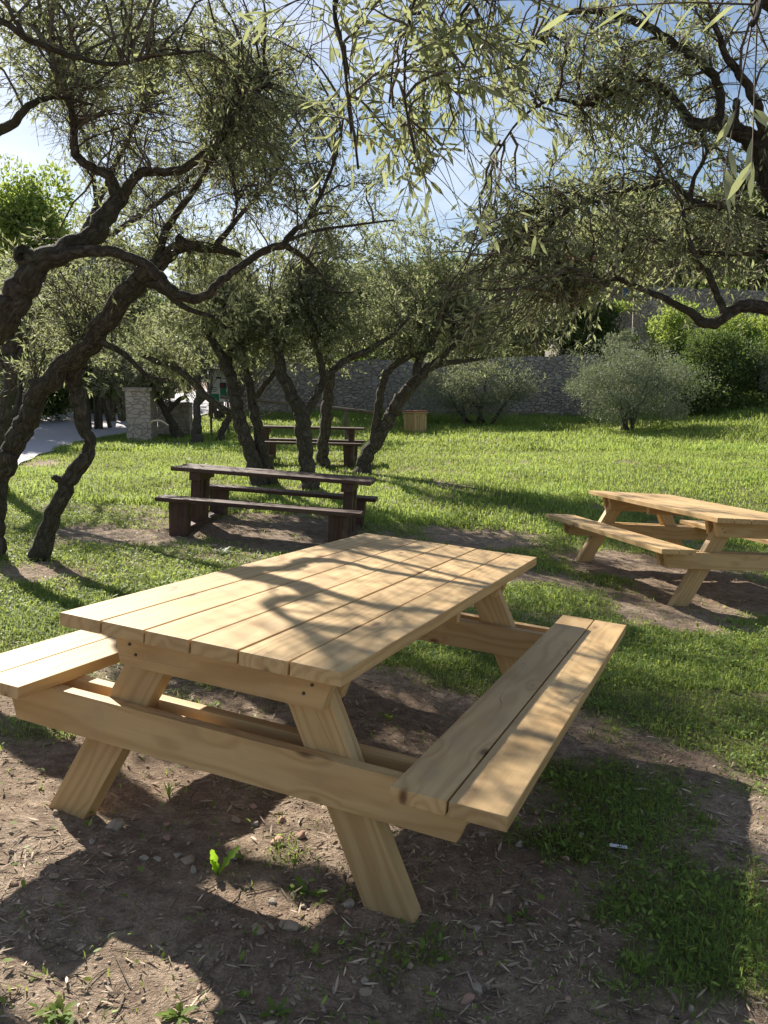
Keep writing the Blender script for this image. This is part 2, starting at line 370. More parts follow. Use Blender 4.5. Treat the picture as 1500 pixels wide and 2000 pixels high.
def copy_thing(root, loc, rot):
    r = root.copy(); COL.objects.link(r)
    m = Matrix([list(q) for q in rot]).to_4x4(); m.translation = Vector(loc); r.matrix_world = m
    for ch in list(root.children):
        c = ch.copy(); COL.objects.link(c); c.parent = r
        for g_ in ch.children:
            d = g_.copy(); COL.objects.link(d); d.parent = c
    return r
HT, TT, LT, WT = .755, .0414, 2.26, .966
HB, BI, BO = .483, .638, .956
BOLT = flat('rusty_bolt', (.10, .07, .05), .5, .3, 60)
def pale_table(loc, rot):
    root = empty('picnic_table', loc, rot)
    m = MB(); bw = WT/6
    for i in range(6):
        m.board((-WT/2+bw*(i+.5), LT/2+rng.uniform(-.002, .002), HT-TT/2), LT, bw-.0065, TT, 'y', .003, jit=.0008)
    m.build('tabletop', WOOD, root)
    for s in (-1, 1):
        m = MB(); b2 = (BO-BI)/2
        for i in range(2):
            m.board((s*(BI+b2*(i+.5)), LT/2+rng.uniform(-.002, .002), HB-TT/2), LT, b2-.006, TT, 'y', .003, jit=.0008)
        m.build('seat', WOOD, root)
    LEAN = .53; zt = HT-TT
    for e in (0, 1):
        Y_ = (lambda v: v) if e == 0 else (lambda v: LT-v)
        for s in (-1, 1):
            def fn(P, s=s):
                P = P.copy(); P[:, 0] += s*(.60-P[:, 2]*LEAN); return P
            m = MB(); m.board((0, Y_(.220), (zt-.001-.04)/2), zt+.04, .158, .066, 'z', .004, fn); m.build('leg', WOOD, root)
        for yo in (.1625, .2785):
            def fb(P):
                P = P.copy(); k = np.clip((P[:, 2]-.30)/.14, 0, 1); P[:, 0] *= 1-(1-k)*.06; return P
            m = MB(); m.board((0, Y_(yo), (HB-TT+.302)/2), 1.68, HB-TT-.302-.001, .045, 'xz', .003, fb); m.build('crossbeam', WOOD, root)
            def fc(P):
                P = P.copy(); k = np.clip((P[:, 2]-.58)/.13, 0, 1); P[:, 0] *= 1-(1-k)*.10; return P
            m = MB(); m.board((0, Y_(yo), (zt+.578)/2), .80, zt-.578-.001, .045, 'xz', .003, fc); m.build('top_support', WOOD, root)
    for e in (0, 1):
        for s in (-1, 1):
            for bx, bz in ((.325, .65), (.30, .62)):
                bm = bmesh.new(); bmesh.ops.create_cone(bm, cap_ends=True, segments=12, radius1=.0055, radius2=.0045, depth=.0045, matrix=Matrix.Rotation(math.pi/2 if e == 0 else -math.pi/2, 4, 'X'))
                me = bpy.data.meshes.new('bolt_head'); bm.to_mesh(me); bm.free(); me.materials.append(BOLT); o = link(bpy.data.objects.new('bolt_head', me), root)
                o.location = (s*bx, .138 if e == 0 else LT-.138, bz)
    m = MB(); m.board((0, LT/2, zt-.035), .88, .068, .045, 'xz', .003); m.build('centre_batten', WOOD, root)
    return root
R1 = [[0.9165, 0.39254, 0.07703], [-0.39368, 0.91925, -0.00037], [-0.07095, -0.02998, 0.99703]]
R2 = [[0.97174, -0.22516, 0.07092], [0.22479, 0.97432, 0.01324], [-0.07208, 0.00308, 0.99739]]
t1 = pale_table((-.608, 2.318, .050), R1)
tag(t1, 'large pale timber picnic table with two attached benches, nearest, on bare soil', 'picnic table', 'new pale picnic tables')
t2 = copy_thing(t1, (3.121, 6.851, -.2204), R2)
tag(t2, 'smaller-looking pale timber picnic table at the right, on grass and soil before the meadow', 'picnic table', 'new pale picnic tables')

def rot_yaw_slope(yw, sl):
    c, s = math.cos(yw), math.sin(yw); a, b = math.cos(sl), math.sin(sl)
    return (np.array([[c, -s, 0], [s, c, 0], [0, 0, 1]])@np.array([[a, 0, b], [0, 1, 0], [-b, 0, a]])).tolist()
def dark_table(loc, rot):
    root = empty('picnic_table', loc, rot)
    H_, Lt, Wt, Lb, off, hb = .70, 2.15, .58, 2.10, .80, .43
    m = MB()
    for i in range(3): m.board((rng.uniform(-.01, .01), -Wt/2+Wt/3*(i+.5), H_-.02), Lt, Wt/3-.008, .042, 'x', .004, jit=.003)
    m.build('tabletop', DARKW, root)
    for s in (-1, 1):
        m = MB()
        for i in range(2): m.board((.0, s*(off-.125)+(-.066+.132*i), hb-.02), Lb, .125, .042, 'x', .004, jit=.003)
        m.build('seat', DARKW, root)
    for e in (-1, 1):
        x0 = e*.82
        m = MB(); m.board((x0, 0, .06), 1.42, .13, .14, 'yz', .006); m.build('sleeper', DARKW, root)
        for yy_ in (-.14, .10):
            m = MB(); m.board((x0+.01*e, yy_, (H_-.04-.09)/2+.02), H_-.17, .12, .10, 'zy', .006)
            m.build('table_post', DARKW, root)
        m = MB(); m.board((x0, -.01, H_-.086), .52, .085, .12, 'yz', .006); m.build('top_support', DARKW, root)
        for s in (-1, 1):
            def ft(P):
                P = P.copy(); P[:, 0] = x0+(P[:, 0]-x0)*(1+.22*(P[:, 2]/.4)); return P
            m = MB(); m.board((x0, s*(off-.125), (hb-.043-.02)/2), hb-.043+.018, .165, .16, 'z', .006, ft); m.build('bench_post', DARKW, root)
    return root
d1 = dark_table((-1.22, 9.12, .055), rot_yaw_slope(-.10, .068))
tag(d1, 'dark stained plank picnic table with heavy posts, nearer of the two dark ones', 'picnic table', 'old dark picnic tables')
c0 = W(602, 905, 16.2)
d2 = copy_thing(d1, (c0[0], 16.2, float(hz0(c0[0], 16.2))-.01), rot_yaw_slope(-.02, .022))
tag(d2, 'dark plank picnic table farther back, seen between the olive trunks', 'picnic table', 'old dark picnic tables')

# ------------------------------------------------------------------ trees
def catmull(P, n):
    P = np.asarray(P, float); P = np.vstack([2*P[0]-P[1], P, 2*P[-1]-P[-2]]); out = []
    for i in range(1, len(P)-2):
        t = np.linspace(0, 1, n, endpoint=False)[:, None]; a, b, c, d = P[i-1:i+3]
        out.append(.5*((2*b)+(-a+c)*t+(2*a-5*b+4*c-d)*t*t+(-a+3*b-3*c+d)*t**3))
    return np.vstack(out+[P[-2:-1]])
def frames(C):
    T = np.gradient(C, axis=0); T /= np.linalg.norm(T, axis=1)[:, None]+1e-9
    N = np.zeros_like(T); a = np.array([1, 0, 0]) if abs(T[0][0]) < .8 else np.array([0, 0, 1.])
    for i in range(len(T)):
        a = a-T[i]*(a@T[i]); a /= np.linalg.norm(a)+1e-9; N[i] = a
    return T, N, np.cross(T, N)
def tube(C, R_, sides=12, gnarl=0., seed=0, cap=True):
    T, N, B = frames(C); n = len(C)
    th = np.linspace(0, 2*np.pi, sides, endpoint=False)
    s = np.concatenate([[0], np.cumsum(np.linalg.norm(np.diff(C, axis=0), axis=1))])
    S, TH = np.meshgrid(s, th, indexing='ij'); rr = np.repeat(np.asarray(R_)[:, None], sides, 1)
    if gnarl:
        r0 = max(R_); q = seed*1.7
        tw = TH+S*.35
        m = .5*np.sin(2*tw+q)+.35*np.sin(3*tw+q*2)+.2*np.sin(7*TH+np.sin(S*2.1+q)*1.2+q)+.5*(vn(TH*6+9, S/r0*.9+3, seed+7)-.5)
        m = m+(vn(TH*2.2+50, S/r0*.35+q, seed)-.5)*1.0+(vn(TH*5+20, S/r0*.5+q, seed+3)-.5)*.9+(vn(TH*9+20, S/r0*2.2+q, seed+4)-.5)*.7
        rr = rr*(1+gnarl*m)
    P = C[:, None, :]+rr[..., None]*(np.cos(TH)[..., None]*N[:, None]+np.sin(TH)[..., None]*B[:, None])
    bk = np.stack([np.cos(TH)*rr, np.sin(TH)*rr, S], -1)+seed
    i = np.arange(n*sides).reshape(n, sides); j = np.roll(i, -1, 1)
    F = np.stack([i[:-1], j[:-1], j[1:], i[1:]], -1).reshape(-1, 4)
    V = P.reshape(-1, 3); G = bk.reshape(-1, 3); Ft = np.zeros((0, 3), int)
    if cap:
        V = np.vstack([V, C[-1:]]); G = np.vstack([G, [[0, 0, s[-1]]]]); e = i[-1]
        Ft = np.stack([e, np.roll(e, -1), np.full(sides, len(V)-1)], -1)
    return V, F, Ft, G
class Bag:
    def __init__(s): s.V = []; s.A = []; s.Q = []; s.T = []; s.n = 0
    def add(s, V, Q=None, T=None, A=None):
        s.V.append(V); s.A.append(A)
        if Q is not None and len(Q): s.Q.append(Q+s.n)
        if T is not None and len(T): s.T.append(T+s.n)
        s.n += len(V)
    def build(s, name, mat, parent, attr, smooth=False):
        if not s.V: return None
        F = []
        if s.Q: F.append(np.concatenate(s.Q))
        if s.T: F.append(np.concatenate(s.T))
        return npmesh(name, np.concatenate(s.V), F, mat, parent, {attr: np.concatenate(s.A)}, smooth)
def leaves_geo(P, D_, up, Ln, Wd, near=False, fold=.15):
    """P base, D_ unit direction, up approx normal, arrays"""
    side = np.cross(D_, up); side /= np.linalg.norm(side, axis=1)[:, None]+1e-9; nrm = np.cross(side, D_)
    Ln = Ln[:, None]; Wd = Wd[:, None]; k = len(P)
    if near:
        c = Ln*rng.uniform(-.12, .06, (k, 1))
        v = [P, P+D_*Ln*.3+side*Wd*.42, P+D_*Ln*.3-side*Wd*.42, P+D_*Ln*.68+side*Wd*.4+nrm*c, P+D_*Ln*.68-side*Wd*.4+nrm*c, P+D_*Ln+nrm*c*2.2]
        V = np.stack(v, 1).reshape(-1, 3); b = np.arange(k)[:, None]*6
        Q = b+np.array([[1, 3, 4, 2]]); T = np.concatenate([b+np.array([[0, 1, 2]]), b+np.array([[3, 5, 4]])])
        return V, Q, T, 6
    c = Ln*fold*rng.uniform(-1, 1, (k, 1))
    V = np.stack([P, P+D_*Ln*.45+side*Wd*.5+nrm*c, P+D_*Ln, P+D_*Ln*.45-side*Wd*.5+nrm*c], 1).reshape(-1, 3)
    b = np.arange(k)[:, None]*4
    return V, b+np.array([[0, 1, 2, 3]]), None, 4
# sunlit places (x, y, radius) that the crowns must leave open towards the sun
LIT = []
def lit(px, py, r, z=0., keep=.1):
    D = 1.0
    while True:
        p = W(px, py, D)
        if p[2] < float(hz0(p[0], p[1]))+z or D > 60: break
        D *= 1.01
    LIT.append((p[0], p[1], p[2], r, keep))
for a in ((350, 1190, .42, .75), (480, 1130, .42, .75), (620, 1230, .42, .75), (560, 1180, .4, .75), (700, 1110, .4, .75), (760, 1160, .4, .75), (900, 1090, .3, .75), (220, 1200, .35, .75),
          (100, 1290, .4, .48), (1030, 1450, .3, .48), (1100, 1330, .25, .48), (1180, 1230, .16, .48), (950, 1520, .2, .48),
          (80, 1650, .4, 0), (-40, 1700, .5, 0), (250, 1900, .5, 0), (60, 1980, .5, 0), (300, 1990, .4, 0), (560, 1720, .3, 0), (560, 1640, .25, 0), (330, 1560, .25, 0), (1380, 1330, .65, 0), (1450, 1450, .3, 0), (1450, 1800, .2, 0), (1440, 1950, .18, 0), (1450, 1700, .15, 0), (20, 1880, .4, 0),
          (1200, 1010, .5, .48), (1300, 1050, .4, .48), (1350, 980, .6, .75), (1450, 1000, .6, .75), (240, 1050, .45, 0), (120, 960, 1.2, 0), (60, 860, 2.0, 0), (120, 840, 2.0, 0), (200, 830, 1.5, 0), (260, 930, 1.0, 0), (870, 1280, .25, 0), (1050, 1140, .45, 0), (200, 1180, .5, 0),
          (900, 900, 1.6, 0), (1050, 950, 1.2, 0), (1250, 900, 2.0, 0), (1420, 900, 2., 0), (950, 850, 2.0, 0), (1150, 860, 2.4, 0), (1400, 850, 2.2, 0), (820, 960, .6, 0), (1000, 1020, .5, 0), (330, 850, .8, 0), (80, 870, 2, 0), (450, 880, .5, 0)):
    lit(*a)
LIT = np.array(LIT)
def open_to_sun(P):
    """probability of keeping a leaf at each point"""
    keep = np.ones(len(P))
    for x, y, z, r, kp in LIT:
        t = (P[:, 2]-z)/SUN[2]; ok = t > .35
        qx = P[:, 0]-SUN[0]*t; qy = P[:, 1]-SUN[1]*t
        d = np.sqrt((qx-x)**2+(qy-y)**2)/r
        k = np.clip((d-.75)/.4, kp, 1); keep = np.where(ok, np.minimum(keep, k), keep)
    return keep
HOLES = []
def hole(px, py, rx, ry, keep=.05): HOLES.append((px, py, rx, ry, keep))
# gaps in the crowns: directions of open sky
for a in ((428, 750, 24, 36, .1), (60, 275, 70, 42), (600, 30, 34, 50), (620, 70, 30, 40), (520, 540, 42, 34), (885, 355, 46, 60), (1000, 255, 42, 42), (1450, 120, 40, 75, .15), (860, 20, 20, 30), (575, 250, 18, 28, .4), (640, 310, 22, 30, .3), (470, 200, 25, 30, .5),
          (870, 420, 34, 34), (945, 200, 30, 30, .3), (1035, 160, 24, 26, .5), (1120, 180, 18, 24, .5), (1290, 330, 30, 20, .5), (90, 120, 20, 30, .5), (20, 150, 20, 20, .4), (560, 420, 40, 28, .35), (1330, 290, 30, 20, .5), (1010, 40, 16, 20, .5)):
    hole(*a)
HOLES_A = np.array([h if len(h) == 5 else (*h, .05) for h in HOLES])
def pix(P):
    q = P-CAM; c, s = math.cos(PITCH), math.sin(PITCH)
    y = c*q[:, 1]+s*q[:, 2]; z = -s*q[:, 1]+c*q[:, 2]; y = np.maximum(y, .05)
    return 750+FPX*q[:, 0]/y, 1000-FPX*z/y
def gap_keep(P):
    u, v = pix(P); keep = np.ones(len(P))
    for px, py, rx, ry, kp in HOLES_A:
        d = np.sqrt(((u-px)/rx)**2+((v-py)/ry)**2)+(vn(u/14., v/14., 5)-.5)*.5
        keep = np.minimum(keep, np.clip((d-.75)/.5, kp, 1))
    return keep

def olive(name_label, limbs, clumps, leaf=.05, near=False, mat=None, group=None, cat='olive tree', cull=True, sides=12, droop=.5, per=11, nl=11, name='olive_tree', twr=1., gn=.065, thin=True, dens=.5, far=1.):
    """limbs: [[(px,py,D,rpx),...],...]; clumps: [(px,py,D, rx,ry,rd, nsub)] radii px,px,m"""
    mat = mat or OLEAF
    if far != 1: limbs = [[(q[0], q[1], q[2]*far, *q[3:]) for q in lb] for lb in limbs]; clumps = [(*q[:2], q[2]*far, q[3], q[4], q[5]*far, *q[6:]) for q in clumps]
    l0 = limbs[0][0]
    if -30 < l0[0] < 1530:
        k_ = GP(l0[0], l0[1])[1]/l0[2]; print(name_label[:30], 'scale', round(k_, 3))
        limbs = [[(q[0], q[1], q[2]*k_, *q[3:]) for q in lb] for lb in limbs]; clumps = [(*q[:2], q[2]*k_, *q[3:]) for q in clumps]
    base = W(*limbs[0][0][:3])
    root = empty(name, tuple(base)); b0 = base
    tag(root, name_label, cat, group)
    bag = Bag(); pts = []; rad = []
    for k, lb in enumerate(limbs):
        P = np.array([W(*q[:3]) for q in lb]); R_ = np.array([q[3]*q[2]/FPX*.77 for q in lb])
        if len(lb[0]) > 4 and not -30 < lb[0][0] < 1530: P[0, 2] = float(hz0(P[0, 0], P[0, 1]))
        if len(lb[0]) > 4: P = np.vstack([P[:1]+(P[0]-P[1])*.15+np.array([0, 0, -.3]), P]); R_ = np.concatenate([R_[:1]*1.25, R_])
        n = 10; C = catmull(P, n); Rr = catmull(np.stack([R_]*3, 1), n)[:, 0]; Rr = np.maximum(Rr, .003)
        if k == 0 or lb[0][3] > 60 or (len(lb[0]) > 4): 
            s = np.linspace(0, 1, len(C)); Rr = Rr*(1+.7*np.exp(-s*14)) if len(lb[0]) > 4 else Rr
        wob = (np.stack([vn(np.arange(len(C))*.45+k*9, np.full(len(C), a*3.3), 40+k) for a in range(3)], 1)-.5)*Rr[:, None]*.6
        C = C+wob*(np.arange(len(C)) > 0)[:, None]
        V, Q, T, G = tube(C, Rr, sides*2 if Rr.max() > .03 else 8, gn if Rr.max() > .03 else .06, k+int(abs(lb[0][0])) % 17)
        bag.add(V-b0, Q, T, G); pts.append(C); rad.append(Rr)
    bag.build('trunk', BARK, root, 'bk', True)
    pts = np.vstack(pts); rad = np.concatenate(rad)
    tb = Bag(); LP = []; LD = []; 
    thr = np.quantile(rad, .75); cand = pts[rad < max(thr, .02)] if len(pts) > 20 else pts
    for (px, py, D, rx, ry, rd, ns) in clumps:
        c = W(px, py, D); sx = rx*D/FPX; sz = ry*D/FPX
        for _ in range(max(1, int(ns*(1 if D < 3 else dens if D < 10 else .8)))):
            d = rng.normal(size=3); d /= np.linalg.norm(d); r = rng.uniform(0, 1)**.36*1.08
            e = c+d*r*np.array([sx, rd, sz])
            dist = np.linalg.norm(cand-e, axis=1); near_i = np.argsort(dist)[:36]; s0 = cand[rng.choice(near_i)]
            l = np.linalg.norm(e-s0)
            ctl = (s0+e)/2+np.array([rng.normal()*.12, rng.normal()*.12, .22+rng.normal()*.1])*l
            t = np.linspace(0, 1, 8)[:, None]; C = (1-t)**2*s0+2*t*(1-t)*ctl+t*t*e
            C = C+(rng.normal(size=C.shape)*.018*l)*(t > 0)
            r0 = (.0035+.0035*min(l, 1.6))*twr
            if thin and gap_keep(C[4:5])[0] < rng.uniform() and gap_keep(C[-1:])[0] < rng.uniform(): continue
            if cull and open_to_sun(C[5:6])[0]+.35 < rng.uniform(): continue
            V, Q, T, G = tube(C, np.linspace(r0, r0*.28, 8), 4 if r0*FPX/D > 2 else 3, 0, 1, False); tb.add(V-b0, Q, T, G)
            T_ = np.gradient(C, axis=0); T_ /= np.linalg.norm(T_, axis=1)[:, None]+1e-9
            lo = max(0, 1-1.15/max(l, .3))
            bare = rng.uniform() < .22
            for j in range(per):
                u = rng.uniform(lo, 1)*7; i = min(int(u), 6); f = u-i
                p = C[i]*(1-f)+C[i+1]*f; td = T_[i]*.7+rng.normal(size=3)*.55+np.array([0, 0, -droop*rng.uniform(0, .8)]); td /= np.linalg.norm(td)
                ln = rng.uniform(.12, .34)*(1 if D < 10 else 1.5)
                s = np.linspace(0, 1, 4)[:, None]; tw = p+td*ln*s+np.array([0, 0, -droop*.22])*ln*s*s
                tb.add(*(lambda q: (q[0]-b0, q[1], q[2], q[3]))(tube(tw, np.linspace(.0016, .0008, 4)*twr*(1 if D < 6 else 1.5), 3, 0, 1, False)))
                if bare and j % 4: continue
                s = np.sort(rng.uniform(.08, 1.02, nl)); q = p+td*ln*s[:, None]+np.array([0, 0, -droop*.22])*ln*(s*s)[:, None]
                pr = rng.normal(size=(nl, 3)); pr -= (pr@td)[:, None]*td; pr /= np.linalg.norm(pr, axis=1)[:, None]+1e-9
                a = rng.uniform(.3, .95, (nl, 1)); dd = td*(1-a*.45)+pr*a+np.array([0, 0, -.12]); dd /= np.linalg.norm(dd, axis=1)[:, None]
                LP.append(q); LD.append(dd)
    tb.build('twigs', TWIG, root, 'bk')
    if LP:
        P = np.vstack(LP); Dd = np.vstack(LD)
        keep = np.ones(len(P), bool)
        if cull: keep &= rng.uniform(size=len(P)) < open_to_sun(P)
        if thin: keep &= rng.uniform(size=len(P)) < gap_keep(P)
        keep &= P[:, 2] > hz0(P[:, 0], P[:, 1])+.15
        P = P[keep]; Dd = Dd[keep]; n = len(P)
        up = rng.normal(size=(n, 3))*.7+np.array([0, 0, 1])
        Ln = leaf*rng.uniform(.65, 1.25, n); Wd = Ln*rng.uniform(.19, .27, n)*(1 if D < 10 else 1.35)
        V, Q, T, k = leaves_geo(P, Dd, up, Ln, Wd, near)
        cl = np.clip(fbm(P[:, 0]*2, P[:, 2]*2+P[:, 1], 77, 2)*1.1-.1+rng.normal(size=n)*.17, 0, 1)
        bag = Bag(); bag.add(V-b0, Q, T, np.repeat(cl, k)); bag.build('crown', mat, root, 'rnd')
        print(name_label[:40], n)
    return root
GO = 'olive trees around the picnic tables'
# --- left foreground: thick limb coming in from the left edge
olive('thick old olive with a sawn stub, its trunk leaving the left edge of the picture',
 [[(-620, 1130, 4.0, 62, 1), (-430, 930, 4.0, 48), (-190, 760, 4.0, 40), (-20, 650, 4.0, 36), (45, 560, 4.0, 33), (78, 512, 4.0, 29), (130, 488, 4.05, 24), (178, 462, 4.1, 23), (205, 425, 4.15, 22), (232, 392, 4.2, 19)],
  [(228, 398, 4.2, 17), (212, 345, 4.2, 12), (180, 328, 4.2, 11), (150, 305, 4.2, 10), (144, 270, 4.2, 9), (142, 225, 4.2, 8), (125, 170, 4.2, 7), (95, 100, 4.1, 6), (60, 30, 4, 5), (40, -60, 3.9, 4)],
  [(230, 396, 4.2, 16), (252, 362, 4.2, 12), (275, 338, 4.2, 11), (320, 336, 4.2, 10), (362, 328, 4.2, 10), (400, 300, 4.2, 9), (430, 275, 4.2, 8), (445, 235, 4.2, 7), (452, 200, 4.2, 6), (500, 180, 4.3, 5), (530, 160, 4.3, 3)],
  [(80, 515, 4.0, 22), (120, 500, 4.0, 18), (165, 492, 4.0, 14), (215, 492, 4.0, 13), (262, 505, 4.0, 13), (300, 530, 4.0, 13), (335, 565, 4.0, 13), (368, 582, 4.0, 13), (400, 578, 4.0, 11), (430, 550, 4.0, 10), (470, 520, 4.05, 9), (520, 488, 4.1, 9), (555, 478, 4.1, 9)],
  [(552, 480, 4.1, 9), (575, 450, 4.1, 7), (600, 430, 4.1, 5), (640, 350, 4.1, 4), (665, 270, 4.1, 3), (672, 200, 4.1, 2)],
  [(555, 478, 4.1, 8), (590, 500, 4.15, 6), (620, 530, 4.2, 4), (650, 568, 4.2, 3), (690, 572, 4.2, 2)],
  [(560, 470, 4.1, 5), (620, 450, 4.1, 4), (690, 440, 4.1, 3), (770, 430, 4.1, 2)],
  [(75, 520, 4.0, 26), (50, 505, 3.98, 25), (46, 497, 3.97, 24)],
  [(175, 475, 4.1, 14), (184, 440, 4.08, 10), (186, 422, 4.08, 9)],
  [(455, 430, 4.1, 2), (462, 400, 4.1, 3), (452, 330, 4.1, 4), (440, 300, 4.1, 4)],
  [(-425, 925, 4.0, 20), (-370, 480, 3.8, 15), (-210, 180, 3.5, 12), (-40, 40, 3.3, 9), (60, 80, 3.3, 7), (150, 112, 3.4, 6), (230, 125, 3.5, 5), (310, 108, 3.6, 4), (400, 100, 3.6, 2)],
  [(-330, 850, 4.0, 22), (-280, 560, 3.85, 18), (-160, 370, 3.7, 15), (-40, 275, 3.6, 14), (20, 245, 3.6, 11), (60, 205, 3.6, 8), (110, 190, 3.7, 5), (180, 205, 3.7, 3)]],
 [(60, 90, 3.9, 150, 120, .8, 46), (230, 90, 4.2, 190, 130, .9, 95), (330, 220, 4.3, 150, 130, .7, 80), (450, 110, 4.3, 130, 130, .8, 60), (280, 260, 4.3, 120, 110, .6, 45), (560, 240, 4.3, 120, 120, .6, 34), (620, 400, 4.3, 120, 90, .5, 26), (470, 400, 4.4, 110, 70, .5, 24), (90, 330, 4.2, 90, 60, .4, 8), (520, 330, 4.3, 130, 80, .5, 26), (30, 440, 4.4, 60, 50, .4, 6), (330, 20, 4.3, 300, 60, 1., 50)],
 leaf=.054, group=GO, dens=.62, twr=1.5, per=8, far=1.34)
r_ = empty('sawn_stub', (0, 0, 0)); bpy.data.objects.remove(r_)
# --- left middle: two leaning stems
olive('leaning olive with two crossing dark stems, rooted at the left edge behind the front bench',
 [[(-15, 1085, 7.3, 26, 1), (-8, 1020, 7.3, 22), (-2, 950, 7.3, 21), (20, 880, 7.3, 24), (52, 825, 7.3, 25), (75, 770, 7.25, 24), (115, 728, 7.2, 23), (165, 680, 7.15, 24), (205, 630, 7.1, 25), (255, 565, 7.05, 25), (285, 532, 7.0, 22), (320, 505, 7, 17), (355, 482, 7, 15), (420, 484, 7, 11), (470, 500, 7, 6)],
  [(72, 1092, 7.3, 24, 1), (100, 1020, 7.3, 20), (130, 950, 7.3, 19), (160, 905, 7.3, 19), (178, 868, 7.3, 14), (160, 820, 7.3, 16), (150, 760, 7.3, 18), (150, 715, 7.25, 19), (175, 665, 7.2, 17), (225, 620, 7.1, 14)],
  [(138, 940, 7.3, 11), (114, 936, 7.28, 9), (104, 931, 7.27, 7)],
  [(72, 765, 7.25, 14), (68, 752, 7.2, 13), (62, 745, 7.2, 9)],
  [(270, 545, 7.05, 15), (310, 560, 7, 10), (360, 600, 7, 7), (420, 620, 7, 4)],
  [(190, 665, 7.1, 9), (240, 690, 7.1, 7), (290, 735, 7.1, 5), (330, 740, 7.1, 3)],
  [(350, 486, 7, 14), (352, 470, 6.98, 12), (353, 464, 6.98, 10)],
  [(300, 520, 7, 12), (330, 440, 7, 9), (380, 370, 7, 7), (420, 300, 7, 5), (460, 230, 7, 3)],
  [(420, 484, 7, 9), (470, 420, 7.1, 6), (530, 350, 7.2, 4), (560, 300, 7.2, 3)]],
 [(330, 420, 7.3, 170, 90, .9, 60), (160, 560, 7.6, 170, 90, .8, 50), (430, 560, 7.4, 110, 80, .7, 34), (60, 480, 7.6, 90, 80, .8, 24), (250, 300, 7.4, 150, 90, .9, 40), (460, 250, 7.4, 130, 110, .8, 44), (90, 700, 8.2, 110, 70, .6, 20), (560, 130, 7.6, 110, 100, .9, 34)],
 leaf=.058, group=GO, nl=12)
# --- small tree behind, left edge
olive('slender dark olive stem at the left edge beside the road',
 [[(-5, 960, 10.0, 20, 1), (-2, 880, 10, 19), (10, 800, 10, 17), (22, 730, 10, 15), (18, 680, 10, 14), (45, 655, 10, 10), (75, 660, 10, 6)],
  [(22, 730, 10, 12), (60, 640, 10.2, 11), (130, 520, 10.5, 10), (190, 400, 10.8, 8), (240, 290, 11, 6), (300, 170, 11, 4), (330, 90, 11, 3)],
  [(130, 520, 10.5, 8), (230, 450, 10.6, 7), (330, 380, 10.8, 6), (430, 300, 11, 5), (520, 230, 11, 3)], [(190, 400, 10.8, 6), (170, 280, 11, 5), (120, 170, 11, 4), (110, 80, 11, 3)],
  [(20, 690, 10, 12), (30, 640, 10, 9), (80, 600, 10, 6), (150, 590, 10, 3)], [(20, 740, 10, 9), (0, 700, 10, 7), (-30, 640, 10, 5)]],
 [(150, 130, 11, 130, 120, 1.2, 55), (300, 120, 11.2, 150, 110, 1.2, 65), (460, 150, 11.2, 140, 120, 1.2, 62), (240, 290, 11, 150, 90, 1.1, 50), (420, 330, 11.2, 150, 90, 1.1, 50), (560, 380, 11.4, 90, 80, .9, 22), (560, 200, 11.4, 80, 90, .9, 22), (60, 200, 11, 70, 60, .8, 10), (40, 600, 10.5, 130, 90, 1.2, 40), (210, 640, 11, 130, 70, 1.0, 34), (60, 720, 11.5, 70, 50, .6, 8)], leaf=.06, group=GO, nl=13, dens=.8)
# --- central V-forked tree
olive('olive whose single dark trunk forks in a V just behind the dark table',
 [[(604, 955, 12.4, 24, 1), (600, 900, 12.4, 18), (592, 850, 12.4, 19), (588, 810, 12.4, 18), (570, 770, 12.4, 15), (552, 730, 12.4, 14), (545, 690, 12.4, 12), (530, 640, 12.4, 9), (520, 590, 12.4, 6)],
  [(590, 818, 12.4, 13), (612, 780, 12.4, 11), (632, 745, 12.4, 10), (665, 710, 12.4, 8), (705, 690, 12.4, 8), (760, 660, 12.5, 5), (800, 620, 12.5, 3)],
  [(632, 745, 12.4, 9), (625, 700, 12.4, 7), (610, 660, 12.3, 6), (600, 610, 12.3, 4)],
  [(545, 690, 12.4, 9), (560, 640, 12.4, 7), (570, 590, 12.4, 5), (590, 540, 12.3, 3)]],
 [(560, 640, 12.6, 120, 60, 1.1, 60), (640, 620, 12.8, 120, 70, 1.2, 60), (580, 570, 12.6, 110, 60, 1.0, 44), (700, 560, 13, 100, 80, 1.0, 40), (640, 520, 12.8, 100, 70, 1., 34), (620, 430, 12.9, 120, 75, 1.1, 30), (730, 400, 13.3, 100, 90, 1.1, 34)],
 leaf=.075, group=GO, sides=10, nl=13)
olive('straight grey furrowed olive trunk right beside the V-forked trunk',
 [[(630, 918, 12.9, 17, 1), (632, 870, 12.9, 14), (637, 810, 12.9, 14), (640, 760, 12.9, 13), (645, 720, 12.9, 11), (640, 670, 12.9, 7), (660, 620, 12.9, 5)],
  [(645, 730, 12.9, 8), (620, 690, 12.9, 6), (600, 650, 13, 4)]],
 [(660, 660, 13.2, 80, 50, .8, 26), (720, 610, 13.3, 90, 60, .8, 30)], leaf=.078, group=GO, sides=12, nl=13)
